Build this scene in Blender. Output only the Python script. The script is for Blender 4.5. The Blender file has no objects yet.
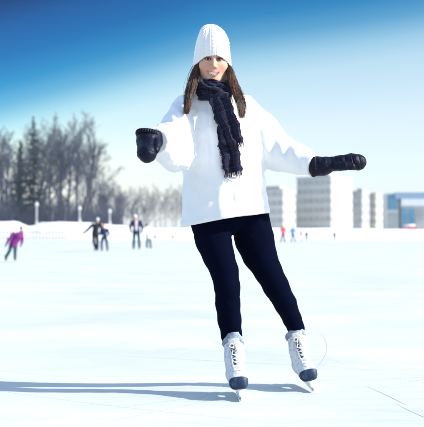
import bpy, math, random
import numpy as np
from mathutils import Matrix, Vector

random.seed(7); RNG = np.random.RandomState(11)
SC = bpy.context.scene
COL = SC.collection
R = math.radians

# ------------------------------------------------------------------ camera model (photo pixels -> world points at a real distance)
FPX = 1017.0; EYE = 0.76; PITCH = math.atan(21.5/FPX)
def W(px, py, Y):
    cx, cy = (px-212.0)/FPX, (213.5-py)/FPX
    dy = math.cos(PITCH) - cy*math.sin(PITCH)
    dz = math.sin(PITCH) + cy*math.cos(PITCH)
    s = Y/dy
    return np.array([cx*s, Y, EYE + dz*s])

# ------------------------------------------------------------------ object helpers
def link(o, parent=None):
    COL.objects.link(o)
    if parent is not None: o.parent = parent
    return o
def tag(o, label=None, cat=None, group=None, kind=None):
    if label: o['label'] = label
    if cat: o['category'] = cat
    if group: o['group'] = group
    if kind: o['kind'] = kind
    return o
def empty(name, loc=(0,0,0), rz=0):
    o = bpy.data.objects.new(name, None); o.location = loc; o.rotation_euler = (0,0,rz); o.empty_display_size = .2
    return link(o)
def mesh_obj(name, V, F, mats, parent=None, smooth=True, mi=None):
    me = bpy.data.meshes.new(name)
    V = np.asarray(V, dtype=np.float64)
    me.from_pydata(V.tolist(), [], F if isinstance(F, list) else F.tolist())
    if not isinstance(mats, (list, tuple)): mats = [mats]
    for m in mats: me.materials.append(m)
    if mi is not None: me.polygons.foreach_set('material_index', np.asarray(mi, dtype=np.int32))
    me.polygons.foreach_set('use_smooth', np.full(len(me.polygons), smooth))
    me.update()
    return link(bpy.data.objects.new(name, me), parent)
def copy_tree(o, parent=None):
    c = o.copy(); link(c, parent)
    for ch in list(o.children): copy_tree(ch, c)
    return c

class MB:
    def __init__(s): s.V = []; s.F = []; s.M = []
    def add(s, V, F, m=0):
        b = len(s.V); s.V.extend([tuple(map(float, v)) for v in V])
        s.F.extend([tuple(int(i)+b for i in f) for f in F]); s.M.extend([m]*len(F))
    def box(s, c, d, m=0, rot=None):
        P = np.array([[x,y,z] for x in (-.5,.5) for y in (-.5,.5) for z in (-.5,.5)])*np.array(d)
        if rot is not None: P = P @ np.asarray(rot).T
        s.add(P+np.array(c), [(0,1,3,2),(4,6,7,5),(0,4,5,1),(2,3,7,6),(0,2,6,4),(1,5,7,3)], m)
    def tube(s, pts, rad, n=6, m=0, cap=True):
        pts = [np.asarray(p, float) for p in pts]; k = len(pts)
        if np.isscalar(rad): rad = [rad]*k
        ref = np.array([0.31,0.17,0.93]); V = []
        for i in range(k):
            t = pts[min(i+1,k-1)]-pts[max(i-1,0)]; t = t/(np.linalg.norm(t)+1e-12)
            a = np.cross(t, ref); na = np.linalg.norm(a)
            if na < .05: a = np.cross(t, np.array([1.,0,0])); na = np.linalg.norm(a)
            a /= na; b = np.cross(t, a)
            for j in range(n):
                w = 2*math.pi*j/n
                V.append(pts[i]+rad[i]*(math.cos(w)*a+math.sin(w)*b))
        F = [(i*n+j, i*n+(j+1)%n, (i+1)*n+(j+1)%n, (i+1)*n+j) for i in range(k-1) for j in range(n)]
        if cap: F += [tuple(range(n-1,-1,-1)), tuple(range((k-1)*n, k*n))]
        s.add(V, F, m)
    def lathe(s, c, prof, n=12, m=0):
        V = []; k = len(prof)
        for r, z in prof:
            for j in range(n):
                w = 2*math.pi*j/n; V.append((c[0]+r*math.cos(w), c[1]+r*math.sin(w), c[2]+z))
        F = [(i*n+j, i*n+(j+1)%n, (i+1)*n+(j+1)%n, (i+1)*n+j) for i in range(k-1) for j in range(n)]
        F += [tuple(range(n-1,-1,-1)), tuple(range((k-1)*n, k*n))]
        s.add(V, F, m)
    def prism(s, poly, x0, x1, m=0):           # polygon in (y,z) swept along x
        n = len(poly)
        V = [(x0,p[0],p[1]) for p in poly]+[(x1,p[0],p[1]) for p in poly]
        F = [(j,(j+1)%n,n+(j+1)%n,n+j) for j in range(n)]+[tuple(range(n-1,-1,-1)), tuple(range(n,2*n))]
        s.add(V, F, m)
    def build(s, name, mats, parent=None, smooth=False, loc=None):
        V = np.array(s.V)
        if loc is not None: V = V-np.array(loc)
        o = mesh_obj(name, V, s.F, mats, parent, smooth, s.M if isinstance(mats,(list,tuple)) else None)
        if loc is not None: o.location = loc
        return o

# ------------------------------------------------------------------ signed distance modelling (numpy) + surface nets
def smin(a, b, k):
    if k <= 0: return np.minimum(a, b)
    h = np.clip(.5+.5*(b-a)/k, 0, 1)
    return b*(1-h)+a*h-k*h*(1-h)
def smax(a, b, k): return -smin(-a, -b, k)
def ell(P, c, r):
    X, Y, Z = P; r = np.array(r, float)
    a = (X-c[0])/r[0]; b = (Y-c[1])/r[1]; d = (Z-c[2])/r[2]
    k0 = np.sqrt(a*a+b*b+d*d)+1e-9
    k1 = np.sqrt((a/r[0])**2+(b/r[1])**2+(d/r[2])**2)+1e-9
    return k0*(k0-1)/k1
def cap(P, a, b, ra, rb=None, sq=None):
    if rb is None: rb = ra
    X, Y, Z = P
    ax, ay, az = X-a[0], Y-a[1], Z-a[2]
    bx, by, bz = b[0]-a[0], b[1]-a[1], b[2]-a[2]
    L = bx*bx+by*by+bz*bz+1e-12
    t = np.clip((ax*bx+ay*by+az*bz)/L, 0, 1)
    dx, dy, dz = ax-t*bx, ay-t*by, az-t*bz
    if sq is not None: dy = dy*sq
    return np.sqrt(dx*dx+dy*dy+dz*dz)-(ra+(rb-ra)*t)
def chain(P, pts, k=.01, sq=None):
    d = None
    for (a, ra), (b, rb) in zip(pts[:-1], pts[1:]):
        e = cap(P, a, b, ra, rb, sq); d = e if d is None else smin(d, e, k)
    return d
def vhash(i, j, k):
    n = (i*374761393 + j*668265263 + k*2147483647) & 0x7fffffff
    n = ((n ^ (n >> 13))*1274126177) & 0x7fffffff
    return ((n ^ (n >> 16)) & 0xffff)/32767.5-1
def noise(P, f, seed=0):
    X, Y, Z = P[0]*f+seed*17.3, P[1]*f+seed*5.1, P[2]*f+seed*9.7
    i, j, k = np.floor(X).astype(np.int64), np.floor(Y).astype(np.int64), np.floor(Z).astype(np.int64)
    u, v, w = X-i, Y-j, Z-k
    u, v, w = u*u*(3-2*u), v*v*(3-2*v), w*w*(3-2*w)
    r = 0
    for a in (0,1):
        for b in (0,1):
            for c in (0,1):
                r = r + vhash(i+a, j+b, k+c)*(u if a else 1-u)*(v if b else 1-v)*(w if c else 1-w)
    return r
CORN = np.array([[0,0,0],[1,0,0],[0,1,0],[1,1,0],[0,0,1],[1,0,1],[0,1,1],[1,1,1]])
EDG = [(0,1),(2,3),(4,5),(6,7),(0,2),(1,3),(4,6),(5,7),(0,4),(1,5),(2,6),(3,7)]
def surface(fn, lo, hi, h):
    lo = np.array(lo, float); hi = np.array(hi, float)
    n = np.ceil((hi-lo)/h).astype(int)+1
    g = np.meshgrid(*[lo[a]+h*np.arange(n[a]) for a in range(3)], indexing='ij')
    F = fn(g)
    S = F < 0
    c = sum(S[a:n[0]-1+a, b:n[1]-1+b, d:n[2]-1+d].astype(np.int8) for a,b,d in CORN)
    act = (c > 0) & (c < 8)
    I = np.argwhere(act)
    vals = np.stack([F[I[:,0]+a, I[:,1]+b, I[:,2]+d] for a,b,d in CORN], 1)
    acc = np.zeros((len(I),3)); cnt = np.zeros(len(I))
    for a, b in EDG:
        m = (vals[:,a] < 0) != (vals[:,b] < 0)
        t = np.where(m, vals[:,a]/(vals[:,a]-vals[:,b]+1e-30), 0)
        p = CORN[a]+t[:,None]*(CORN[b]-CORN[a]); acc += p*m[:,None]; cnt += m
    V = lo+h*(I+acc/cnt[:,None])
    vid = np.full(act.shape, -1, dtype=np.int64); vid[act] = np.arange(len(I))
    Q = []
    for ax in range(3):
        s0 = [slice(None)]*3; s1 = [slice(None)]*3
        s0[ax] = slice(0,-1); s1[ax] = slice(1,None)
        A = S[tuple(s0)]; E = np.argwhere(A != S[tuple(s1)])
        o1, o2 = [a for a in range(3) if a != ax]
        E = E[(E[:,o1] > 0) & (E[:,o2] > 0) & (E[:,o1] < n[o1]-1) & (E[:,o2] < n[o2]-1)]
        ins = A[tuple(E.T)]
        def cell(d1, d2):
            q = E.copy(); q[:,o1] -= d1; q[:,o2] -= d2
            return vid[tuple(q.T)]
        q = np.stack([cell(1,1), cell(0,1), cell(0,0), cell(1,0)], 1)
        flip = ins if ax != 1 else ~ins
        q[~flip] = q[~flip][:, ::-1]
        Q.append(q)
    return V, np.concatenate(Q)
def relax(V, F, it=2, lam=.5):
    n = len(V); E = np.concatenate([F[:,[0,1]], F[:,[1,2]], F[:,[2,3]], F[:,[3,0]]])
    E = np.concatenate([E, E[:, ::-1]])
    deg = np.bincount(E[:,0], minlength=n)[:,None].clip(1)
    for _ in range(it):
        S = np.stack([np.bincount(E[:,0], weights=V[E[:,1],a], minlength=n) for a in range(3)], 1)
        V = V+lam*(S/deg-V)
    return V
def sdf_obj(name, fn, lo, hi, h, mats, parent=None, it=1, post=None):
    V, F = surface(fn, lo, hi, h)
    if it: V = relax(V, F, it)
    if post is not None: V = post(V)
    return mesh_obj(name, V, F, mats, parent)

def sheet(fn, nu, nv, thick):
    """closed shell over fn(u,v)->point"""
    U = np.linspace(0,1,nu); Vv = np.linspace(0,1,nv)
    P = np.array([[fn(u,v) for v in Vv] for u in U])
    du = np.gradient(P, axis=0); dv = np.gradient(P, axis=1)
    N = np.cross(du, dv); N /= np.linalg.norm(N, axis=2, keepdims=True)+1e-12
    A = (P+N*thick/2).reshape(-1,3); B = (P-N*thick/2).reshape(-1,3); m = nu*nv
    F = []; UV = []
    ix = lambda i,j: i*nv+j
    for i in range(nu-1):
        for j in range(nv-1):
            F.append((ix(i,j), ix(i+1,j), ix(i+1,j+1), ix(i,j+1)))
            F.append((m+ix(i,j), m+ix(i,j+1), m+ix(i+1,j+1), m+ix(i+1,j)))
    rim = [ix(i,0) for i in range(nu)]+[ix(nu-1,j) for j in range(1,nv)]+[ix(i,nv-1) for i in range(nu-2,-1,-1)]+[ix(0,j) for j in range(nv-2,0,-1)]
    for a, b in zip(rim, rim[1:]+rim[:1]): F.append((a, m+a, m+b, b))
    uv = np.array([[u,v] for u in U for v in Vv]); uv = np.concatenate([uv, uv])
    return np.concatenate([A,B]), F, uv
def set_uv(o, uv):
    me = o.data; l = me.uv_layers.new(name='UVMap')
    li = np.zeros(len(me.loops), dtype=np.int32); me.loops.foreach_get('vertex_index', li)
    l.data.foreach_set('uv', np.asarray(uv)[li].astype(np.float32).ravel())

# ------------------------------------------------------------------ materials
def mat(name, col, rough=.6, bump=None, var=None, sheen=0, spec=.4, metal=0, sss=0, coord='Object'):
    """col base colour; bump=(scale, strength, detail, stretch); var=(scale, other colour, lo, hi)"""
    m = bpy.data.materials.new(name); m.use_nodes = True
    nt = m.node_tree; N = nt.nodes; L = nt.links; b = N['Principled BSDF']
    b.inputs['Base Color'].default_value = (*col, 1); b.inputs['Roughness'].default_value = rough
    b.inputs['Specular IOR Level'].default_value = spec; b.inputs['Metallic'].default_value = metal
    if sheen:
        b.inputs['Sheen Weight'].default_value = sheen; b.inputs['Sheen Roughness'].default_value = .4
    if sss:
        b.inputs['Subsurface Weight'].default_value = sss; b.inputs['Subsurface Radius'].default_value = (1,.35,.2)
        b.inputs['Subsurface Scale'].default_value = .006
    tc = N.new('ShaderNodeTexCoord')
    if var:
        n = N.new('ShaderNodeTexNoise'); n.inputs['Scale'].default_value = var[0]; n.inputs['Detail'].default_value = 5
        L.new(tc.outputs[coord], n.inputs['Vector'])
        r = N.new('ShaderNodeValToRGB'); r.color_ramp.elements[0].position = var[2]; r.color_ramp.elements[1].position = var[3]
        r.color_ramp.elements[0].color = (*col,1); r.color_ramp.elements[1].color = (*var[1],1)
        L.new(n.outputs['Fac'], r.inputs['Fac']); L.new(r.outputs['Color'], b.inputs['Base Color'])
    if bump:
        mp = N.new('ShaderNodeMapping'); mp.inputs['Scale'].default_value = bump[3] if len(bump) > 3 else (1,1,1)
        n = N.new('ShaderNodeTexNoise'); n.inputs['Scale'].default_value = bump[0]; n.inputs['Detail'].default_value = bump[2]
        bp = N.new('ShaderNodeBump'); bp.inputs['Strength'].default_value = bump[1]; bp.inputs['Distance'].default_value = bump[4] if len(bump) > 4 else .004
        L.new(tc.outputs[coord], mp.inputs['Vector']); L.new(mp.outputs['Vector'], n.inputs['Vector'])
        L.new(n.outputs['Fac'], bp.inputs['Height']); L.new(bp.outputs['Normal'], b.inputs['Normal'])
    return m

M = {}
M['knit'] = mat('white_wool', (.80,.80,.79), .95, (420,.5,3,(1,1,1),.002), sheen=.3, spec=.15)
M['jacket'] = mat('white_shell', (.72,.73,.74), .8, (34,.3,8,(1,1,.6),.005), spec=.2)
M['leggings'] = mat('navy_jersey', (.0005,.0015,.0090), .85, (60,.25,6,(1,1,.3),.003), sheen=.0, spec=.02)
M['mitten'] = mat('navy_quilted_nylon', (.0008,.0018,.010), .5, (70,.6,5,(1,1,1),.004), (40,(.002,.005,.022),.45,.7), spec=.16)
M['boot'] = mat('white_boot_leather', (.58,.59,.60), .6, (160,.7,5,(1,1,1),.003), (60,(.33,.36,.41),.48,.66), spec=.45)
M['toecap'] = mat('blue_toe_cap', (.006,.020,.055), .55, (120,.5,4,(1,1,1),.003), (50,(.04,.075,.13),.48,.75), spec=.3)
M['padding'] = mat('grey_padding', (.26,.30,.37), .9, (220,.6,3,(1,1,1),.003), (70,(.15,.18,.24),.4,.7), spec=.2)
M['lace_dark'] = mat('dark_lace', (.03,.035,.05), .8)
M['lace_white'] = mat('white_lace', (.75,.75,.74), .8)
M['holder'] = mat('white_holder', (.72,.75,.78), .35, spec=.5)
M['steel'] = mat('steel', (.6,.63,.66), .25, (300,.1,2,(1,1,1),.001), metal=1)
M['hair'] = mat('brown_hair', (.040,.016,.008), .45, None, (18,(.14,.050,.018),.42,.62), spec=.5)
M['eye_white'] = mat('eye_white', (.75,.72,.70), .3)
M['iris'] = mat('iris', (.045,.022,.012), .15)
M['teeth'] = mat('teeth', (.80,.77,.72), .25)
M['mouth'] = mat('mouth_inside', (.10,.012,.012), .5)
M['lash'] = mat('lash', (.012,.008,.006), .7)

def skin_mat():
    m = mat('skin', (.55,.30,.21), .48, (260,.18,4,(1,1,1),.001), spec=.28, sss=.3)
    N = m.node_tree.nodes; L = m.node_tree.links
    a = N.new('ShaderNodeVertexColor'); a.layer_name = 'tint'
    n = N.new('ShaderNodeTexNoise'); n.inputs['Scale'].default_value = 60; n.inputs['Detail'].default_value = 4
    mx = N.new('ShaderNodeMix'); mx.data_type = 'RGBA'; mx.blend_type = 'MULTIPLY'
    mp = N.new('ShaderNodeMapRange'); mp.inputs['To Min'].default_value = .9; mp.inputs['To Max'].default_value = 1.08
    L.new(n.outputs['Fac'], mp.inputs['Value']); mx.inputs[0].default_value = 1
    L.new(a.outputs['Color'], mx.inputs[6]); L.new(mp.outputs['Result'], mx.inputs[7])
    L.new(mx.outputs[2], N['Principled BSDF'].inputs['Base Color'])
    return m
M['skin'] = skin_mat()
M['skin_far'] = mat('skin_far', (.45,.25,.18), .55)

def plaid(name, coord, su, sv):
    """dark navy plaid: purple, slate and pale threads in two directions"""
    m = bpy.data.materials.new(name); m.use_nodes = True
    nt = m.node_tree; N = nt.nodes; L = nt.links; b = N['Principled BSDF']; b.inputs['Roughness'].default_value = .95
    b.inputs['Specular IOR Level'].default_value = .15; b.inputs['Sheen Weight'].default_value = .08
    tc = N.new('ShaderNodeTexCoord'); sp = N.new('ShaderNodeSeparateXYZ'); L.new(tc.outputs[coord], sp.inputs[0])
    def band(src, period, pos, width):
        a = N.new('ShaderNodeMath'); a.operation = 'MULTIPLY'; a.inputs[1].default_value = 1/period; L.new(sp.outputs[src], a.inputs[0])
        f = N.new('ShaderNodeMath'); f.operation = 'FRACT'; L.new(a.outputs[0], f.inputs[0])
        d = N.new('ShaderNodeMath'); d.operation = 'SUBTRACT'; d.inputs[1].default_value = pos; L.new(f.outputs[0], d.inputs[0])
        ab = N.new('ShaderNodeMath'); ab.operation = 'ABSOLUTE'; L.new(d.outputs[0], ab.inputs[0])
        c = N.new('ShaderNodeMath'); c.operation = 'LESS_THAN'; c.inputs[1].default_value = width; L.new(ab.outputs[0], c.inputs[0])
        return c.outputs[0]
    cur = None
    base = (.0018,.0026,.009)
    for src, per, pos, wd, col, amt in ((su,1.0,.5,.16,(.006,.011,.034),.8),(sv,1.0,.45,.17,(.005,.010,.030),.55),(su,1.0,.78,.016,(.15,.04,.15),.5),
                                       (su,1.0,.30,.012,(.12,.13,.20),.35),(sv,1.0,.85,.012,(.15,.05,.16),.3),(sv,1.0,.2,.012,(.10,.12,.18),.3)):
        mx = N.new('ShaderNodeMix'); mx.data_type = 'RGBA'
        per_real = per*PLAID[name][0 if src == su else 1]
        f = band(src, per_real, pos, wd)
        mm = N.new('ShaderNodeMath'); mm.operation = 'MULTIPLY'; mm.inputs[1].default_value = amt; L.new(f, mm.inputs[0])
        L.new(mm.outputs[0], mx.inputs[0])
        if cur is None: mx.inputs[6].default_value = (*base,1)
        else: L.new(cur, mx.inputs[6])
        mx.inputs[7].default_value = (*col,1); cur = mx.outputs[2]
    L.new(cur, b.inputs['Base Color'])
    n = N.new('ShaderNodeTexNoise'); n.inputs['Scale'].default_value = 500; L.new(tc.outputs['Object'], n.inputs['Vector'])
    bp = N.new('ShaderNodeBump'); bp.inputs['Strength'].default_value = .5; bp.inputs['Distance'].default_value = .002
    L.new(n.outputs['Fac'], bp.inputs['Height']); L.new(bp.outputs['Normal'], b.inputs['Normal'])
    return m
PLAID = {'plaid_tail': (.5,.27), 'plaid_wrap': (.055,.05)}
M['plaid_tail'] = plaid('plaid_tail', 'UV', 0, 1)
M['plaid_wrap'] = plaid('plaid_wrap', 'Object', 2, 0)
M['fringe'] = mat('scarf_fringe', (.005,.007,.022), .9, None, (300,(.09,.03,.09),.55,.7))

# ================================================================== the woman skating towards us
def bez(ctrl, n):
    C = np.array(ctrl, float); k = len(C)
    t = np.linspace(0, k-1, n); out = []
    for s in t:
        i = min(int(s), k-2); u = s-i
        p0, p1, p2, p3 = C[max(i-1,0)], C[i], C[i+1], C[min(i+2,k-1)]
        out.append(.5*((2*p1)+(-p0+p2)*u+(2*p0-5*p1+4*p2-p3)*u*u+(-p0+3*p1-3*p2+p3)*u**3))
    return np.array(out)

woman_at = np.array([.115, 4.80, 0.0])
HC = np.array([.004, 4.800, 1.585])
HR = np.array(Matrix.Rotation(R(5), 3, 'X') @ Matrix.Rotation(R(3), 3, 'Z') @ Matrix.Rotation(R(1.5), 3, 'Y'))
def hw(V): return np.asarray(V) @ HR.T + HC
def q(x, f, z): return (x, -f, z)

def head_base(P):
    X, Y, Z = P; ax = np.abs(X); S = (ax, Y, Z)
    d = ell(P, q(0,-.012,.030), (.072,.092,.088))
    d = smin(d, ell(P, q(0,.030,-.028), (.0640,.060,.081)), .02)
    d = smin(d, ell(P, q(0,.058,-.094), (.026,.024,.019)), .03)
    d = smin(d, cap(S, q(.049,-.005,-.052), q(.017,.050,-.093), .017, .014), .03)
    d = smin(d, ell(S, q(.0405,.056,-.027), (.025,.022,.021)), .018)
    d = smin(d, cap(S, q(.008,.083,.020), q(.040,.070,.019), .010, .009), .016)
    d = smax(d, -ell(S, q(.0268,.101,.0005), (.019,.019,.0115)), .012)
    d = smin(d, cap(P, q(0,.084,.008), q(0,.105,-.032), .0065, .0085), .012)
    d = smin(d, ell(S, q(.0105,.095,-.036), (.0075,.009,.0065)), .006)
    d = smin(d, cap(P, q(0,-.020,-.07), q(0,-.035,-.2), .050, .052), .03)
    return d
def front_of(x, z):
    a, b = .03, .13
    for _ in range(30):
        m = (a+b)/2
        if head_base((np.array([x]), np.array([-m]), np.array([z])))[0] < 0: a = m
        else: b = m
    return a
def zu(x): return -.0585+5.6*x*x-.05*x
def zl(x): return -.0772+23.2*x*x-.05*x
XS = np.linspace(-.032, .032, 17)
f_m = [front_of(x, -.066) for x in XS]; FC = np.polyfit(XS, f_m, 2)
def fm(x): return FC[0]*x*x+FC[1]*x+FC[2]
EYE_F, EYE_R = .0738, .0128
def head_sdf(P):
    X, Y, Z = P; ax = np.abs(X); S = (ax, Y, Z)
    d = head_base(P)
    d = smin(d, np.sqrt((ax-.0268)**2+(-Y-EYE_F)**2+(Z-.0005)**2)-.0146, .006)
    dx = (ax-.0268)/.0145
    op = np.maximum(np.abs(Z-.0002-.0012*dx)-.0054*(1-dx*dx), .076+Y)
    d = smax(d, -op, .0012)
    up = [(q(x, fm(x)+.0012, zu(x)), .0030-.0016*abs(x)/.030) for x in XS]
    lo = [(q(x, fm(x)+.0015, zl(x)), .0041-.0026*abs(x)/.030) for x in XS]
    lips = np.minimum(chain(P, up, .002), chain(P, lo, .002))
    d = smin(d, lips, .004)
    cut = np.maximum(np.maximum(Z-zu(X)+.0012, zl(X)+.0018-Z), np.maximum(np.abs(X)-.0300, (fm(X)-.016)+Y))
    d = smax(d, -cut, .0012)
    for s in (-1,1):                                    # smile creases
        g = chain(P, [(q(s*.017,.098,-.036),.0016),(q(s*.0325,.088,-.048),.0018),(q(s*.0375,.079,-.060),.0012)], .004)
        d = smax(d, -g, .006)
    return np.maximum(d, -.168-Z)
hV, hF = surface(head_sdf, (-.085,-.125,-.172), (.085,.115,.125), .0016)
hV = relax(hV, hF, 1, .4)
# colour of the skin: lips, brows, rosy cheeks, plus painted eye-socket shade
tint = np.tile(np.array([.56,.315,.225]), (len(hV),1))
x, f, z = hV[:,0], -hV[:,1], hV[:,2]
def blend(c, w):
    global tint
    w = np.clip(w,0,1)[:,None]; tint = tint*(1-w)+np.array(c)*w
blend((.60,.24,.18), .55*np.exp(-(((np.abs(x)-.038)/.018)**2+((z+.034)/.016)**2))*(f>.03))
blend((.60,.25,.19), .4*np.exp(-((x/.011)**2+((z+.034)/.01)**2))*(f>.09))
inx = np.abs(x) < .0325
lipw = np.maximum(np.exp(-((z-zu(x)+.0004)/.0030)**4), np.exp(-((z-zl(x)-.0002)/.0042)**4))*inx*(f > fm(x)-.003)
blend((.44,.15,.13), lipw*.75)
bz = .0172-.10*np.clip(np.abs(x)-.036,0,1)**1-4.5*(np.abs(x)-.030)**2
blend((.040,.020,.012), np.exp(-((z-bz)/.0032)**4)*(np.abs(x)>.010)*(np.abs(x)<.046)*(f>.05)*.92)
socket_shade = np.exp(-(((np.abs(x)-.0268)/.017)**4+((z-.0005)/.0085)**4))*(f>.06)
blend((.20,.10,.075), socket_shade*.6)
blend((.50,.26,.19), .5*np.clip(noise((x,f,z),140,3),0,1)); blend((.62,.37,.28), .4*np.clip(noise((x,f,z),220,7),0,1))                           # mottled skin; the dark tint round the eyes above is painted socket shade

# body under the clothes: one surface, joined to the head inside the scarf
J = dict(pel=W(228,206,4.83), che=W(217,135,4.82), neck=W(213,100,4.83), hb=hw([[0,.03,-.10]])[0],
         shR=W(187,110,4.82), elR=W(170,141,4.67), wrR=W(156.5,141,4.45), haR=W(147.5,147,4.38),
         shL=W(243,107,4.83), elL=W(279,152,4.86), wrL=W(314,165,4.74), haL=W(352,163,4.70),
         hipR=W(211,214,4.82), knR=W(227.2,287,4.75), clR=W(229,315,4.80), anR=W(232.5,345,4.835),
         hipL=W(249,213,4.86), knL=W(275,284,4.92), clL=W(289.5,313,5.0), anL=W(297,332,5.06))
def body_sdf(P):
    d = chain(P, [(J['pel'],.075),(J['che'],.085)], .03, 1.2)
    d = smin(d, chain(P, [(J['che'],.08),(J['neck'],.05),(J['hb'],.047)], .03), .04)
    for s in 'RL':
        d = smin(d, chain(P, [(J['neck'],.04),(J['sh'+s],.042),(J['el'+s],.034),(J['wr'+s],.022),(J['ha'+s],.020)], .015), .02)
        foot = J['an'+s]+np.array([.008,-.03,-.10]); toe = foot+np.array([.006,-.11,-.012])
        d = smin(d, chain(P, [(J['hip'+s],.065),(J['kn'+s],.040),(J['cl'+s],.034),(J['an'+s],.026),(foot,.018)], .015), .02)
    return d
bV, bF = surface(body_sdf, (-.40,4.25,.02), (.75,5.25,1.56), .010)
V = [hw(hV), bV]; F = [hF, bF+len(hV)]; MI = [np.zeros(len(hF)), np.zeros(len(bF))]
T = [tint, np.tile([.56,.315,.225], (len(bV),1))]
nv = len(hV)+len(bV); Fl = F[0].tolist()+F[1].tolist(); MIl = [0]*len(Fl)
ex = MB()
for s in (-1,1):
    for rr, m_ in ((None,0),):
        c = np.array(q(s*.0268, EYE_F, .0005)); n1, n2 = 20, 14; VV = []; 
        gaze = np.array([-.03, -1, -.02]); gaze /= np.linalg.norm(gaze)
        a1 = np.cross(gaze, [0,0,1]); a1 /= np.linalg.norm(a1); a2 = np.cross(a1, gaze)
        rings = [0,.12,.19,.23,.30,.42,.46,.52,.7,1.0,1.4,2.0]
        for t in rings:
            for j in range(n1):
                w = 2*math.pi*j/n1
                VV.append(c+EYE_R*(math.cos(t)*gaze+math.sin(t)*(math.cos(w)*a1+math.sin(w)*a2)))
        for i in range(len(rings)-1):
            mi_ = 3 if rings[i+1] <= .20 else (2 if rings[i+1] <= .46 else 1)
            b = len(ex.V)
            ex.F.extend([(b+i*n1+j, b+i*n1+(j+1)%n1, b+(i+1)*n1+(j+1)%n1, b+(i+1)*n1+j) for j in range(n1)]); ex.M.extend([mi_]*n1)
        ex.V.extend([tuple(v) for v in VV])
    for up_, rad in ((1,.0021),(-1,.0009)):              # lash lines
        pts = []
        for t in np.linspace(-1.08,1.08,13):
            zz = .0005+.0012*t+up_*.0054*(1-min(1,t*t)); xx = s*(.0268+.0145*t)
            dd = max(0, (.0150)**2-(.0145*t)**2-(zz-.0005)**2)
            pts.append(q(xx, EYE_F+math.sqrt(dd), zz))
        ex.tube(pts, [rad*.5]+[rad]*11+[rad*.6], 5, 3)
    for t in np.linspace(-.9,1.05,16):                   # upper lashes
        zz = .0005+.0012*t+.0054*(1-min(1,t*t)); xx = s*(.0268+.0145*t)
        f0 = EYE_F+math.sqrt(max(0,(.0150)**2-(.0145*t)**2-(zz-.0005)**2))
        ex.tube([q(xx,f0,zz), q(xx+s*.0015*t,f0+.004,zz+.001), q(xx+s*.003*t,f0+.0065,zz+.0042)], [.0005,.0004,.0001], 4, 3)
nx_, nz_ = 61, 8; VV = []
for i in range(nx_):
    xx = -.0300+.060*i/(nx_-1)
    for j in range(nz_):
        t = j/(nz_-1); zz = zl(xx)+.0015+(zu(xx)-zl(xx)-.0025)*t
        zz2 = max(zz, zu(xx)-.0125)
        ff = fm(xx)-.0048-.0010*abs(math.cos(math.pi*xx/.0078))**8-.0015*(1-t)
        VV.append(q(xx, ff, zz2))
ex.add(VV, [(i*nz_+j, (i+1)*nz_+j, (i+1)*nz_+j+1, i*nz_+j+1) for i in range(nx_-1) for j in range(nz_-1)], 4)
VV = []
for i in range(nx_):
    xx = -.0305+.061*i/(nx_-1)
    VV += [q(xx, fm(xx)-.0105, -.080), q(xx, fm(xx)-.0105, -.048)]
ex.add(VV, [(2*i, 2*i+2, 2*i+3, 2*i+1) for i in range(nx_-1)], 5)
V.append(hw(np.array(ex.V))); Fl += [tuple(i+nv for i in f) for f in ex.F]; MIl += ex.M
T.append(np.tile([.56,.315,.225], (len(ex.V),1)))
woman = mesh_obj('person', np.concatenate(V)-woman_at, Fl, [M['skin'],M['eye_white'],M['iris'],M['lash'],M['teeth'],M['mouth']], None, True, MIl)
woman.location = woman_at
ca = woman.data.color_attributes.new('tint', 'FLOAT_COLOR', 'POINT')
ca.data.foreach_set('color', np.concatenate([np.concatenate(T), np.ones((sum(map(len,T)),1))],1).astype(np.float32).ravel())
tag(woman, 'smiling woman in white jacket, white knit hat and navy leggings skating towards the camera', 'person')
PW = Matrix.Translation(Vector(-woman_at))
def wear(o):
    o.parent = woman; o.matrix_parent_inverse = PW; return o

# ---- knitted hat
def hat_fn():
    prof_z = [-.05,-.03,0,.03,.06,.09,.115,.138,.154,.166,.173]
    prof_r = [.0870,.0868,.0855,.0830,.0790,.0725,.0635,.0535,.0415,.0255,.0]
    nt, nz = 420, 150; Vo = []; Vi = []; top = .173
    for i in range(nt):
        th = 2*math.pi*i/nt; c = math.cos(th); s = math.sin(th)      # c=1 front
        e = -.043+.060*max(0,c)**1.25+.0012*math.sin(th*9)
        for j in range(nz):
            v = j/(nz-1); v = 1-(1-v)**1.25; zz = e+(top-e)*v
            r = np.interp(zz, prof_z, prof_r)
            u = th*.085
            sp = .0595; k0 = round(u/sp)*sp; uu = u-k0
            h = 0
            w1 = .0060*math.sin(2*math.pi*zz/.034); g1 = math.exp(-((uu-w1)/.0046)**2); g2 = math.exp(-((uu+w1)/.0046)**2)
            cr = math.cos(2*math.pi*zz/.034)
            h = .0046*max(g1*(1+.25*cr), g2*(1-.25*cr))
            for side in (-.0165,.0165):
                h = max(h, .0034*math.exp(-((uu-side)/.0032)**2)*(.8+.2*abs(math.sin(math.pi*zz/.0058))))
            h += .0009*math.sin(2*math.pi*zz/.0058)*math.cos(2*math.pi*u/.0058)
            if zz < e+.012: h = .0016+.0012*math.cos(2*math.pi*u/.0074)
            h *= min(1, r/.035)
            wob = .003*math.sin(3*th+zz*30)+.002*math.sin(5*th-zz*50)
            rr = r+h+wob*min(1,r/.05)
            ox = -.002-.010*max(0,(zz-.05)/.115)
            Vo.append(q(rr*s+ox, rr*c*1.19+(-.004), zz))
            ri = max(r-.006, 0)
            Vi.append(q(ri*s+ox, ri*c*1.19-.004, zz-.004*v))
    F = []
    m = nt*nz
    for i in range(nt):
        i2 = (i+1)%nt
        for j in range(nz-1):
            F.append((i*nz+j, i2*nz+j, i2*nz+j+1, i*nz+j+1))
        for j in range(0, nz-1, 1):
            F.append((m+i*nz+j+1, m+i2*nz+j+1, m+i2*nz+j, m+i*nz+j))
        F.append((i*nz, m+i*nz, m+i2*nz, i2*nz))
    return np.array(Vo+Vi), F
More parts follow.
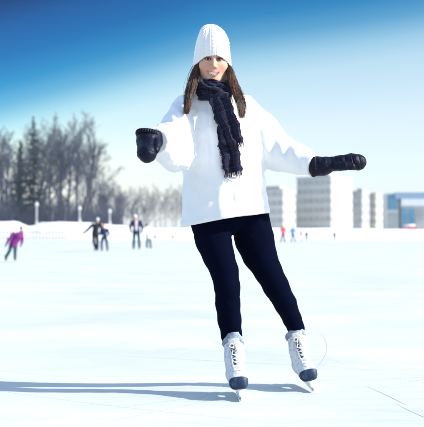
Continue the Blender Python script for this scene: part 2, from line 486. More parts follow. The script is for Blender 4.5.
hv, hf = hat_fn()
wear(mesh_obj('knit_hat', hw(hv), hf, M['knit']))

# ---- long brown hair, in locks
hb = MB()
def locks(front, outer, nclump, per, seed):
    rs = np.random.RandomState(seed)
    for c in range(nclump):
        s = rs.rand(); lenf = .68+.40*rs.rand()**.6
        g = [W(*(np.array(a)*(1-s)+np.array(b)*s)) for a, b in zip(front, outer)]
        base = bez(g, 22); ph = rs.rand()*6.3; amp = .004+.007*rs.rand()
        off = rs.randn(3)*np.array([.0022,.004,.001])
        for k in range(per):
            fly = rs.rand() < .10; j = rs.randn(3)*np.array([.0024,.0034,.001])*(2.6 if fly else 1); lf = min(1.,lenf*(.80+.24*rs.rand())); ph2 = ph+.5*rs.randn()
            n = 16; pts = []
            for i in range(n):
                t = i/(n-1)*lf*21; a = min(int(t),20); u = t-a
                p = base[a]*(1-u)+base[min(a+1,21)]*u
                tt = i/(n-1)
                spread = .5+.9*math.sin(math.pi*min(1,tt*.95))
                wv = amp*tt*np.array([math.sin(ph2+tt*7), .6*math.cos(ph2+tt*6), 0])
                pts.append(p+off+j*spread+wv)
            hb.tube(pts, np.array([.0007]*(n-5)+[.0007,.0006,.0005,.0004,.0002])*(.6 if fly else 1), 4)
LF = [(199.0,60,4.765),(196.2,71,4.755),(194.4,84,4.715),(190.8,100,4.672),(186.5,114,4.650)]
LO = [(198,60,4.800),(191.5,76,4.790),(187.5,90,4.755),(185.5,103,4.700),(185.5,114,4.668)]
RF = [(226.4,60,4.765),(229.6,71,4.755),(232.4,86,4.712),(237.5,103,4.660),(240.5,119,4.645)]
RO = [(227.0,60,4.800),(232.5,75,4.790),(237.5,86,4.755),(243,99,4.700),(244.0,114,4.668)]
locks(LF, LO, 52, 22, 3); locks(RF, RO, 56, 22, 5)
for (a, b, sd) in ((LF, LO, 8), (RF, RO, 9)):            # hair framing the cheeks inside the hat
    fr = [(p[0]+(.5 if a is LF else .6), p[1], p[2]) for p in a]
    locks(fr[:4], [(p[0], p[1], p[2]+.03) for p in a[:4]], 10, 10, sd)
LS = [(200.0,60,4.815),(199.6,77,4.805),(198.6,93,4.77)]; LS2 = [(197.5,60,4.83),(192,76,4.82),(189,93,4.79)]
RS = [(226.0,60,4.815),(227.3,77,4.805),(230.5,93,4.77)]; RS2 = [(227,60,4.83),(232,76,4.82),(237,93,4.79)]
locks(LS, LS2, 16, 10, 31); locks(RS, RS2, 16, 10, 32)
BK = [(201,64,4.90),(198,78,4.90),(197,92,4.89),(196,104,4.88)]; BK2 = [(226,64,4.90),(230,78,4.90),(231,92,4.89),(232,104,4.88)]
locks(BK, BK2, 30, 10, 12)
wear(hb.build('hair', M['hair'], None, True))

# ---- scarf: folds wound round the neck, two hanging ends
SCN = W(214,93.6,4.805)
def scarf_sdf(P):
    X, Y, Z = P; d = None
    for (cx, cy, cz, rx, ry, tx, ty, w, t) in ((-.002,.0,.034,.070,.082,.10,.02,.020,.014),(.0,-.002,.008,.078,.090,-.16,.0,.024,.016),
                                               (.004,.0,-.014,.080,.094,.14,.05,.022,.017),(.0,.0,-.028,.058,.078,-.04,.10,.016,.014)):
        x = X-SCN[0]-cx; y = Y-SCN[1]-cy; z = Z-SCN[2]-cz-tx*(X-SCN[0])-ty*(Y-SCN[1])
        an = np.arctan2(y/ry, x/rx); k = np.sqrt((x/rx)**2+(y/ry)**2)+1e-6
        rad = (k-1)*(rx+ry)/2
        z = z+.006*np.sin(an*3+cx*900)
        e = (np.sqrt((rad/t)**2+(z/w)**2)-1)*t*.8
        e = e+.0035*np.sin(z/w*5+an*2+cz*100)+.0025*np.sin(an*11+z*160)
        d = e if d is None else smin(d, e, .005)
    kn = ell(P, W(222,97,4.690), (.036,.026,.028))
    d = smin(d, kn+.003*np.sin((X-Z)*170), .008)
    return d+.0015*noise(P, 90)
wear(sdf_obj('scarf', scarf_sdf, SCN-np.array([.13,.15,.11]), SCN+np.array([.13,.14,.10]), .0035, M['plaid_wrap'], None, 1))
scarf = [o for o in woman.children if o.name == 'scarf'][0]
def tail(name, ctrl, wid, seed, folds, amp, endn):
    C = bez([W(*c[:3]) for c in ctrl], 60); wd = np.interp(np.linspace(0,1,60), np.linspace(0,1,len(wid)), wid)
    rs = np.random.RandomState(seed)
    def fn(u, v):
        t = v*59; a = min(int(t),58); k = t-a
        p = C[a]*(1-k)+C[a+1]*k; w_ = wd[a]
        dr = C[min(a+2,59)]-C[max(a-2,0)]; dr /= np.linalg.norm(dr)
        side = np.cross(dr, [0,1,0]); side /= np.linalg.norm(side)
        if side[0] < 0: side = -side
        z = amp*math.sin(folds*math.pi*u+v*2.2+seed)*(.6+.4*v)+.004*math.sin(v*13+seed+u*3)
        x = (u-.5)*w_+.003*math.sin(v*17+seed*2)+.0015*math.sin(v*43)
        return p+side*x+np.array([0,z,0])
    V, F, uv = sheet(fn, 34, 60, .005)
    o = mesh_obj(name, V, F, M['plaid_tail']); set_uv(o, uv)
    fb = MB()
    for k in range(endn):
        u = (k+rs.rand()*.7)/endn; p = fn(u, 1.0); ln = .018+.012*rs.rand()
        g = p-fn(u,.97); g /= np.linalg.norm(g); j = rs.randn(3)*.003
        fb.tube([p-g*.004, p+g*ln*.5+j*.5, p+g*ln+j], [.0016,.0015,.0007], 5)
    for k in range(28):                                   # loose threads down one edge
        v = .35+.6*rs.rand(); p = fn(0.0, v); fb.tube([p, p+np.array([-.003-.004*rs.rand(), -.002, -.003*rs.rand()]), p+np.array([-.005-.005*rs.rand(),-.001,-.008*rs.rand()])], [.0011,.0009,.0005], 4)
    fr = fb.build('fringe', M['fringe'])
    return o, fr
for args in (('scarf_end', [(222,123,4.690),(227,140,4.672),(231,158,4.664),(233.5,172,4.664)], [.072,.080,.084,.080], 2, 3.0, .006, 34),
             ('scarf_end', [(218,96,4.668),(223.5,112,4.648),(231,130,4.645),(236.5,143,4.650)], [.085,.095,.086,.062], 5, 4.0, .007, 30)):
    o, fr = tail(*args)
    o.parent = scarf; fr.parent = scarf                     # sub-parts of the scarf

# ---- jacket
hc = W(226,219,4.80); nd = np.array([math.sin(R(9)),0,-math.cos(R(9))])
SQ = 1.32
def jacket_raw(P):
    T_ = [(W(226,222,4.82),.208),(W(224.5,190,4.82),.190),(W(221.5,160,4.82),.182),(W(218,132,4.82),.172),(W(215,112,4.825),.130),(W(213.5,101,4.83),.076)]
    X, Y, Z = P
    d = None
    for (a, ra), (b, rb) in zip(T_[:-1], T_[1:]):
        cy = a[1]
        e = cap((X, cy+(Y-cy)*SQ, Z), a, b, ra, rb); d = e if d is None else smin(d, e, .02)
    sR = chain(P, [(J['neck']+np.array([-.05,0,-.02]),.055),(J['shR']+np.array([.01,0,-.004]),.074),(J['elR'],.080),(J['wrR'],.052)], .02)
    sR = smin(sR, chain(P, [(W(180,146,4.76),.075),(W(175,155,4.67),.068),(W(167,152,4.56),.052)], .02), .04)
    sL = chain(P, [(J['neck']+np.array([.05,0,-.02]),.055),(W(240,110.5,4.83),.076),(W(260.5,131,4.85),.086),(J['elL']+np.array([-.004,0,-.004]),.085),(W(299,159.5,4.79),.066),(W(312,164.5,4.745),.050)], .02)
    return d, sR, sL
def jacket_sdf(P):
    X, Y, Z = P
    t, sR, sL = jacket_raw(P)
    d = smin(smin(t, sR, .045), sL, .05)
    raw = d
    seam = np.exp(-((t-sR)/.004)**2)+np.exp(-((t-sL-.012)/.004)**2)
    # cloth folds: soft ridges along the sleeves' cross direction, pull lines from armpits, quilting sag
    wp = (X+.03*noise(P,7,1), Y, Z+.03*noise(P,7,2))
    n1 = noise((wp[0]*1.0, wp[1]*.6, wp[2]*.55), 17, 3); n2 = noise((wp[0]*1.4, wp[1], wp[2]*.6), 34, 5)
    arm = np.clip(1-np.minimum(sR, sL)/.04, 0, 1)*np.clip((t+.02)/.08, 0, 1)
    fold = .0055*(1-np.abs(n1)*2)+.0022*(1-np.abs(n2)*2)
    na = noise((X*1.0, Y*.8, Z*1.0), 17, 9)
    fold = fold+arm*.0028*(1-np.abs(na)*2)
    armL = np.clip(1-sL/.04, 0, 1)*np.clip((t+.02)/.08, 0, 1)
    fold = fold*(1-.65*armL)
    d = d-fold+.0030*np.clip(seam,0,1)
    for pts, A, sg in (([W(176,112,4.66),W(181,126,4.64),W(186,146,4.66)],.010,.011), ([W(170,113,4.62),W(174,126,4.60),W(177,142,4.60)],.009,.010), ([W(164,116,4.57),W(167,128,4.55),W(169,140,4.55)],.008,.009),
                ([W(184,116,4.72),W(189,138,4.69),W(190,165,4.68)],.013,.012), ([W(182,152,4.70),W(185,176,4.71)],.011,.012), ([W(193,112,4.70),W(197,128,4.68)],.006,.010),
                ([W(256,116,4.74),W(261,138,4.74),W(260,162,4.73)],.006,.016), ([W(266,124,4.76),W(273,142,4.77),W(274,166,4.80)],.004,.016), ([W(285,141,4.77),W(290,160,4.75)],.003,.014), ([W(299,152,4.74),W(303,168,4.72)],.004,.011),
                ([W(192,176,4.69),W(204,186,4.67)],.007,.010), ([W(250,176,4.69),W(256,198,4.68)],.008,.012), ([W(190,196,4.68),W(206,203,4.66)],.005,.010), ([W(240,196,4.66),W(258,192,4.68)],.006,.011), ([W(228,186,4.66),W(246,182,4.67)],.005,.010)):
        dist = chain(P, [(p,0.) for p in pts], 0)
        d = d+A*np.exp(-(dist/sg)**2)-.55*A*np.exp(-((dist-2.1*sg)/sg)**2)
    # front placket and hem band stand slightly proud
    a, b = W(213,104,4.7), W(223,219,4.7); tt = np.clip((a[2]-Z)/(a[2]-b[2]),0,1); pc = a[0]+(b[0]-a[0])*tt
    up = -((X-hc[0])*nd[0]+(Z-hc[2])*nd[2])
    hemw = .010*(noise((X,Y,Z*0),9,4))
    up = up+hemw*.6
    d = smin(d, np.maximum(np.maximum(np.abs(X-pc)-.020, raw-.0055-fold*.6), Y-4.78), .002)
    d = smin(d, np.maximum(np.abs(up-.012)-.012, raw-.0035-fold), .003)
    d = np.maximum(d, -up)
    d = smax(d, -np.maximum(raw+.030, up-.05), .004)
    # sleeve openings
    for w_, e_, r_ in ((J['wrR'], J['elR'], .043), (W(312,164.5,4.745), W(299,159.5,4.79), .040)):
        ax = (w_-e_)/np.linalg.norm(w_-e_)
        along = (X-w_[0])*ax[0]+(Y-w_[1])*ax[1]+(Z-w_[2])*ax[2]
        near = np.sqrt((X-w_[0])**2+(Y-w_[1])**2+(Z-w_[2])**2)
        d = np.where(near < .13, np.maximum(d, along-.012), d)
        d = smin(d, np.where(near < .12, np.maximum(np.maximum(np.abs(along+.004)-.013, cap(P, w_-ax*.05, w_+ax*.05, r_+.013)), -cap(P, w_-ax*.05, w_+ax*.05, r_-.004)), 1.), .008)
    return d
wear(sdf_obj('jacket', jacket_sdf, (-.34,4.38,.70), (.56,5.08,1.42), .0052, M['jacket'], None, 1))

# ---- leggings
def legs_sdf(P):
    d = chain(P, [(W(228,196,4.82),.135),(W(226,209,4.83),.125)], .02, 1.12)
    d = smin(d, chain(P, [(W(209,215,4.82),.096),(W(213.5,240,4.80),.084),(W(218.3,255,4.785),.0735),(W(224.4,271,4.765),.0645),(W(227.2,287,4.75),.0590),(W(227.8,304,4.775),.0560),(W(229.5,320,4.805),.0545),(W(231.6,335,4.83),.0480),(W(232.3,341,4.835),.0425)], .012), .010)
    d = smin(d, chain(P, [(W(248,213,4.86),.097),(W(254.5,240,4.88),.092),(W(259.4,254.5,4.885),.0815),(W(268,271,4.90),.0665),(W(276,286,4.92),.0610),(W(285.5,304,4.965),.0535),(W(292.2,319,5.02),.0450),(W(296,328,5.055),.0430)], .012), .010)
    X, Y, Z = P
    kz = np.exp(-((Z-.46)/.035)**2)+.8*np.exp(-((Z-.25)/.04)**2)+.9*np.exp(-((Z-.76)/.04)**2)+.12
    d = d-.0022*kz*(1-2*np.abs(noise((X*.45+.2*Z,Y*.45,Z*1.6), 34, 2)))
    return d
wear(sdf_obj('leggings', legs_sdf, (-.15,4.60,.22), (.52,5.15,1.02), .0048, M['leggings'], None, 1))

# ---- mittens
def mit_R(P):
    X, Y, Z = P
    d = chain(P, [(W(151.5,136,4.435),.046),(W(147.5,140,4.415),.0500)], .01)
    d = smin(d, cap(P, W(155,141,4.46), W(149,140,4.42), .046), .01)
    d = smin(d, chain(P, [(W(147.5,142,4.41),.042),(W(148,148,4.385),.0435),(W(146.8,153,4.345),.0420)], .012), .010)
    d = smin(d, chain(P, [(W(154.5,139,4.41),.020),(W(157.0,144.5,4.365),.0175),(W(156.0,150,4.335),.0150)], .006), .005)
    d = smax(d, -chain(P, [(W(136,146,4.37),.004),(W(147,145.5,4.35),.005),(W(158,146,4.37),.004)], .003), .012)
    d = smax(d, Z-W(147,130.5,4.42)[2], .010)
    ql = np.abs((Z+.25*(X-.0)+.12*Y)/.019 % 1-.5)
    d = d+.0016*np.exp(-(ql/.10)**2)*(Z < W(147,139,4.41)[2])
    return d-.0016*(1-2*np.abs(noise(P, 30, 1)))-.0008*noise(P, 120, 2)
def mit_L(P):
    d = chain(P, [(W(316.5,166.2,4.735),.046),(W(323,166.2,4.728),.0445)], .006)
    d = smax(d, -chain(P, [(W(327.5,154,4.70),.004),(W(327.5,166,4.675),.004),(W(327.5,177,4.70),.004)], .002), .010)
    d = smin(d, chain(P, [(W(328,164.5,4.722),.0345),(W(341,163,4.715),.0330),(W(352,161.5,4.712),.0355),(W(358,162.3,4.715),.0375)], .012), .012)
    d = smin(d, chain(P, [(W(336,166,4.690),.019),(W(345,166,4.672),.0175),(W(352,166.5,4.668),.0155)], .008), .008)
    d = smax(d, -chain(P, [(W(351.5,153,4.69),.0025),(W(352.5,158,4.676),.003),(W(354,164,4.675),.003),(W(353.5,171,4.69),.0025)], .002), .008)
    X, Y, Z = P
    tip = W(349.0,163,4.70)[0]
    d = d+.0
    ql = np.abs((X+.25*Z)/.022 % 1-.5)
    d = d+.0016*np.exp(-(ql/.10)**2)*(X > W(329,165,4.72)[0])
    return d-.0016*(1-2*np.abs(noise((X*1.3,Y,Z), 30, 4)))-.0008*noise(P, 120, 2)
mR = wear(sdf_obj('mitten', mit_R, W(147,146,4.40)-np.array([.09,.13,.10]), W(147,146,4.40)+np.array([.09,.13,.10]), .0026, M['mitten']))
mL = wear(sdf_obj('mitten', mit_L, W(339,165,4.71)-np.array([.16,.10,.08]), W(339,165,4.71)+np.array([.16,.10,.08]), .0026, M['mitten']))
def ribbed_cuff(c, ax, r, half, n, parent):
    a1 = np.cross(ax, [.1,1,.2]); a1 /= np.linalg.norm(a1); a2 = np.cross(ax, a1); b = MB(); nt = n*8
    prof = [(-half,-.008),(-half,0),(-half*.5,.0022),(0,.0030),(half*.5,.0022),(half,0),(half,-.008)]
    for (h_, dr) in prof:
        for k in range(nt):
            w_ = 2*math.pi*k/nt; rr = r+dr+(.0016*math.cos(n*w_) if dr >= 0 else 0)
            b.V.append(tuple(c+ax*h_+rr*(math.cos(w_)*a1+math.sin(w_)*a2)))
    k_ = len(prof)
    b.F = [(i_*nt+k, i_*nt+(k+1)%nt, ((i_+1)%k_)*nt+(k+1)%nt, ((i_+1)%k_)*nt+k) for i_ in range(k_) for k in range(nt)]; b.M = [0]*len(b.F)
    b.build('cuff', M['mitten'], parent, True)
axL = np.array([1,0,.02]); axL /= np.linalg.norm(axL)
ribbed_cuff(W(313.4,166.2,4.735), axL, .0462, .010, 30, mL)
axR = np.array([.12,.25,1.]); axR /= np.linalg.norm(axR)
ribbed_cuff(W(147.8,134.2,4.420), axR, .0500, .010, 30, mR)

# ---- skates
def sm(P):
    return (P[0], P[1], P[2])
def boot_sdf(P):
    X, Y, Z = P
    d = chain(P, [(q(0,-.030,.050),.047),(q(0,-.022,.110),.046),(q(0,-.022,.200),.0485)], .02)
    d = smin(d, chain(P, [(q(0,-.035,.040),.041),(q(0,.08,.040),.0425)], .01), .03)
    d = smin(d, chain(P, [(q(0,-.005,.135),.040),(q(0,.085,.062),.036)], .01), .03)
    d = smin(d, ell(P, q(0,.105,.038), (.0435,.062,.0390)), .02)
    bx = [np.maximum(np.abs(X)-.014,0), np.maximum(np.abs(-Y-.105)-.034,0), np.maximum(np.abs(Z-.033)-.007,0)]
    d = smin(d, np.sqrt(bx[0]**2+bx[1]**2+bx[2]**2)-.0285, .012)
    d = smax(d, -Z, .008)
    d = smax(d, Z-.212+.15*(Y+.02), .006)
    return d
def boot_full(P):
    X, Y, Z = P; d = boot_sdf(P)
    # seams: toe cap, quarter panels
    f = -Y
    seam = np.abs(f-.055-.25*Z)-.0012
    d = np.where((Z > .03), smax(d, -np.maximum(seam, -d-.003), .002), d)
    for s in (-1,1):                                       # eyestay panels
        e = np.maximum(np.abs(X*s-.0225)-.0085, np.maximum(boot_sdf(P)-.003, np.maximum(.092-Z, -f-.0)))
        d = smin(d, e, .002)
    inner = chain(P, [(q(0,-.022,.15),.036),(q(0,-.022,.24),.040)], .01)
    d = smax(d, -inner, .004)
    return d-.0010*noise(P, 60, 3)
def front_boot(x, z):
    a, b = -.02, .22
    zs = np.linspace(b, a, 240)
    v = boot_sdf((np.full(240,x), -zs, np.full(240,z)))
    i = np.argmax(v < 0); return zs[i]
def make_skate():
    o = sdf_obj('skate', boot_full, (-.075,-.20,-.01), (.075,.10,.235), .0030, M['boot'])
    def cap_fn(P):
        X, Y, Z = P; f = -Y
        d = boot_sdf(P)-.0032
        return smax(d, (.112+.085*np.clip(Z/.08,0,1.3)**2-f)*.8, .003)
    sdf_obj('toe_cap', cap_fn, (-.07,-.20,-.006), (.07,-.07,.10), .0028, M['toecap'], o)
    def pad(P):
        X, Y, Z = P; an = np.arctan2(X, -(Y-.022))
        zz = .214+.022*np.cos(an)-.012*np.abs(np.sin(an))
        rad = np.sqrt(X*X+(Y-.022)**2)
        e = np.sqrt((rad-.0465)**2+((Z-zz)*.62)**2)-.0105
        e = smin(e, np.maximum(np.abs(rad-.0475)-.006, np.maximum(np.abs(Z-.240)-.016, np.abs(X)-.034+.25*np.abs(Z-.232)))+(np.where(Y<0.01,0,1.)), .008)
        return e-.0015*noise(P, 70, 5)
    sdf_obj('padded_collar', pad, (-.075,-.06,.17), (.075,.10,.275), .003, M['padding'], o)
    def tongue(P):
        X, Y, Z = P
        zt = np.clip(Z, .085, .226)
        ft = np.interp(zt, TZ, TF)
        return np.maximum(np.maximum(np.abs(-Y-ft+.001)-.0055+.10*np.abs(X), np.abs(X)-.019-.05*(Z-.08)), np.maximum(.085-Z, Z-.226))-.002
    TZ = np.linspace(.085,.205,10); TF = np.array([front_boot(0, z) for z in TZ]); TZ = np.append(TZ, .226); TF = np.append(TF, TF[-1]+.004)
    sdf_obj('tongue', tongue, (-.04,-.13,.07), (.04,.03,.24), .003, M['boot'], o)
    for dark in (True, False):
        lb = MB(); zs = np.linspace(.104,.198,7)
        for k in range(6):
            for s in (-1,1):
                pts = []
                for t in np.linspace(0,1,9):
                    xx = s*(-.021+.042*t)
                    if (dark and xx > -.001+.004) or (not dark and xx <= -.001): continue
                    zz = zs[k]+(zs[k+1]-zs[k])*t
                    pts.append(q(xx, front_boot(xx, zz)+.0055+.003*math.sin(math.pi*t), zz))
                if len(pts) > 1: lb.tube(pts, .0026, 6)
        if not dark:
            for s in (-1,1):                               # bow
                p0 = np.array(q(0, front_boot(0,.195)+.009, .195))
                lb.tube(bez([p0, p0+np.array([s*.014,-.006,.010]), p0+np.array([s*.026,-.004,-.004]), p0+np.array([s*.012,-.006,-.010]), p0], 14), .0022, 6)
                lb.tube(bez([p0, p0+np.array([s*.010,-.006,-.02]), p0+np.array([s*.016,-.010,-.05])], 10), .0022, 6)
        else:
            for k in range(7):                             # eyelets
                for s in (-1,1):
                    xx = s*.0235; c = np.array(q(xx, front_boot(xx, zs[k])+.0025, zs[k]))
                    lb.box(c, (.0045,.004,.0045))
        lb.build('lace', M['lace_dark' if dark else 'lace_white'], o, True)
    def holder(P):
        X, Y, Z = P; f = -Y
        prof = np.minimum(np.maximum(np.abs(f+.045)-.045-.3*(Z+.03), -1), np.maximum(np.abs(f-.105)-.040-.3*(Z+.03), -1))
        bar = np.maximum(np.abs(Z+.031)-.0075, np.maximum(f-.165, -f-.105))
        hgt = np.maximum(Z-.003, -.037-Z)
        d = smin(np.maximum(prof, hgt), bar, .01)
        return np.maximum(d, np.abs(X)-.0065-np.clip(Z+.014,0,.03)*.7)
    sdf_obj('blade_holder', holder, (-.04,-.19,-.045), (.04,.125,.008), .003, M['holder'], o)
    bl = MB()
    top = [(-.175,-.030),(.115,-.030)]
    poly = [(-.176,-.030),(-.190,-.034),(-.192,-.041),(-.182,-.0485),(-.165,-.052),(-.02,-.0535),(.085,-.052),(.108,-.047),(.116,-.038),(.112,-.030)]
    bl.prism(poly, -.0022, .0022)
    bl.build('blade', M['steel'], o)
    return o
skate = make_skate()
skate2 = copy_tree(skate)
def place(o, loc, roll, pitch, yaw):
    o.parent = woman
    m = Matrix.Translation(Vector(loc-woman_at)) @ Matrix.Rotation(yaw,4,'Z') @ Matrix.Rotation(roll,4,'Y') @ Matrix.Rotation(pitch,4,'X')
    o.matrix_local = m @ Matrix.Diagonal((.94,1,.97,1))
place(skate, np.array([W(236.9,380,4.80)[0], 4.800, .0575]), R(-4.5), R(0), R(3))
place(skate2, np.array([W(304.2,370,5.06)[0], 5.060, .0685]), R(-12), R(3.5), R(5))
# ================================================================== ice, snow, trees, buildings
def sstep(a, b, x):
    t = np.clip((x-a)/(b-a),0,1); return t*t*(3-2*t)
def ground(X, Y):
    X = np.asarray(X, float); Y = np.asarray(Y, float)
    px = 212+X*FPX/np.maximum(Y,100)
    H = np.interp(px, [-60,0,18,26,33,40,60,90,120,150,200,260,300,360,420,480], [2.9,2.9,2.9,2.2,2.0,2.7,2.8,2.75,2.4,1.95,1.8,1.7,1.75,1.85,1.7,1.6])
    H = H+.22*noise((X*1., Y*0, X*0), .13, 2)+.10*noise((X*1., Y*1., X*0), .5, 4)
    st = np.where(px < 200, 151., 160.)
    st = 155.5+4.5*np.tanh((px-205)/40)
    return H*sstep(0, 13, Y-st)+.05*np.maximum(0, noise((X, Y, X*0), .8, 6))*sstep(-2,1,Y-st)
def snow_mat(name, col, sc):
    m = mat(name, col, .75, (sc,.5,6,(1,1,1),.02), spec=.25)
    return m
def ice_mat():
    m = bpy.data.materials.new('ice'); m.use_nodes = True
    nt = m.node_tree; N = nt.nodes; L = nt.links; b = N['Principled BSDF']
    tc = N.new('ShaderNodeTexCoord')
    def nz(scale, detail, stretch, rot=0):
        mp = N.new('ShaderNodeMapping'); mp.inputs['Scale'].default_value = stretch; mp.inputs['Rotation'].default_value = (0,0,rot)
        n = N.new('ShaderNodeTexNoise'); n.inputs['Scale'].default_value = scale; n.inputs['Detail'].default_value = detail
        L.new(tc.outputs['Object'], mp.inputs['Vector']); L.new(mp.outputs['Vector'], n.inputs['Vector']); return n.outputs['Fac']
    def ramp(f, lo, hi, c0, c1):
        r = N.new('ShaderNodeValToRGB'); r.color_ramp.elements[0].position = lo; r.color_ramp.elements[1].position = hi
        r.color_ramp.elements[0].color = (*c0,1); r.color_ramp.elements[1].color = (*c1,1); L.new(f, r.inputs['Fac']); return r.outputs['Color']
    def mix(kind, fac, a, c):
        x = N.new('ShaderNodeMix'); x.data_type = 'RGBA'; x.blend_type = kind
        x.inputs[0].default_value = fac; L.new(a, x.inputs[6]); L.new(c, x.inputs[7]); return x.outputs[2]
    dust = ramp(nz(.55, 7, (1,1.6,1)), .40, .60, (.475,.49,.468), (.555,.56,.535))
    # skate scratches: long thin marks in several directions
    cur = dust
    for k, (rt, sc) in enumerate(((.15,2.2),(-.5,3.0),(.9,2.6),(1.45,2.0),(-1.1,3.4))):
        cur = mix('MULTIPLY', .8, cur, ramp(nz(sc, 3, (.12,7,1), rt), .60, .72, (1,1,1), (.91,.94,.95)))
    for k, (rt, sc) in enumerate(((.25,3.0),(-.35,4.0),(.75,3.5),(1.3,3.0),(-.95,4.5),(.05,5.0))):
        cur = mix('MULTIPLY', .9, cur, ramp(nz(sc, 2, (.10,34,1), rt), .665, .71, (1,1,1), (.76,.82,.85)))
        cur = mix('SCREEN', .5, cur, ramp(nz(sc*1.3, 2, (.08,40,1), rt+.5), .68, .72, (0,0,0), (.45,.45,.45)))
    cur = mix('MULTIPLY', .7, cur, ramp(nz(9, 6, (1,1,1)), .45, .75, (1,1,1), (.95,.965,.97)))
    L.new(cur, b.inputs['Base Color']); b.inputs['Roughness'].default_value = .55; b.inputs['Specular IOR Level'].default_value = .3
    bp = N.new('ShaderNodeBump'); bp.inputs['Strength'].default_value = .35; bp.inputs['Distance'].default_value = .006
    ad = N.new('ShaderNodeMath'); ad.operation = 'ADD'; L.new(nz(7, 8, (.5,2.2,1), .2), ad.inputs[0]); L.new(nz(40, 4, (.3,3,1), -.3), ad.inputs[1])
    L.new(ad.outputs[0], bp.inputs['Height']); L.new(bp.outputs['Normal'], b.inputs['Normal'])
    return m
M['snow'] = snow_mat('snow', (.82,.84,.86), 3)
xs = np.unique(np.concatenate([np.linspace(-4000,-160,14), np.linspace(-130,130,240), np.linspace(160,4000,14)]))
ys = np.unique(np.concatenate([np.linspace(-200,140,12), np.linspace(146,185,60), np.linspace(190,520,12), np.linspace(700,6000,8)]))
GX, GY = np.meshgrid(xs, ys, indexing='ij'); GZ = ground(GX, GY)
ny = len(ys); Vg = np.stack([GX,GY,GZ],-1).reshape(-1,3)
Fg = [(i*ny+j, (i+1)*ny+j, (i+1)*ny+j+1, i*ny+j+1) for i in range(len(xs)-1) for j in range(ny-1)]
tag(mesh_obj('snow_ground', Vg, Fg, M['snow']), kind='structure')
ib = MB(); n = 40
for a in range(n):
    for c in range(n): pass
xi = np.linspace(-160,160,9); yi = np.linspace(-60,160,9)
ib.add([(x_,y_,.004) for x_ in xi for y_ in yi], [(i*9+j,(i+1)*9+j,(i+1)*9+j+1,i*9+j+1) for i in range(8) for j in range(8)])
tag(ib.build('ice', ice_mat()), kind='structure')

# cuts left by skate blades: shallow bare-ice grooves edged with scraped snow
sk = MB(); rs = np.random.RandomState(41)
def cut(p0, ang, ln, cv, wd, m):
    n = 18; pts = []; p = np.array(p0, float); a_ = ang
    for i in range(n):
        pts.append((p.copy(), a_)); p = p+np.array([math.cos(a_), math.sin(a_)])*ln/(n-1); a_ += cv*ln/(n-1)
    V = []
    for i, (q_, a_) in enumerate(pts):
        w_ = wd*math.sin(math.pi*min(.5, .03+i/(n-1)*1.2) if i < n/2 else math.pi*min(.5, .03+(n-1-i)/(n-1)*1.2))
        nrm_ = np.array([-math.sin(a_), math.cos(a_)])*w_/2
        for s in (-1,1): V.append((q_[0]+s*nrm_[0], q_[1]+s*nrm_[1], .0055+.0003*m+.000005*len(sk.M)/17))
    sk.add(V, [(2*i,2*i+1,2*i+3,2*i+2) for i in range(n-1)], m)
for k in range(50):
    y = 3.9+12*rs.rand()**1.5; x = (rs.rand()-.5)*.55*y; an = math.pi*rs.rand(); wd = .0012+.0013*rs.rand(); ln = .6+2.2*rs.rand(); cv = rs.randn()*.16
    cut((x,y), an, ln, cv, wd, 0)
    if rs.rand() < .5: cut((x+wd*.9,y+wd*.6), an, ln*.8, cv, wd*1.3, 1)
for (x, y, an) in ((.118,4.95,1.50),(.45,5.22,1.30)): cut((x,y), an, 3.0, .10, .003, 0); cut((x+.004,y), an, 2.2, .10, .003, 1)
tag(sk.build('skate_marks', [mat('bare_ice_groove', (.43,.465,.465), .4, spec=.4), mat('scraped_snow', (.64,.645,.63), .9)]), 'fine curved blade cuts scratched into the ice around the woman', 'skate marks', kind='stuff')

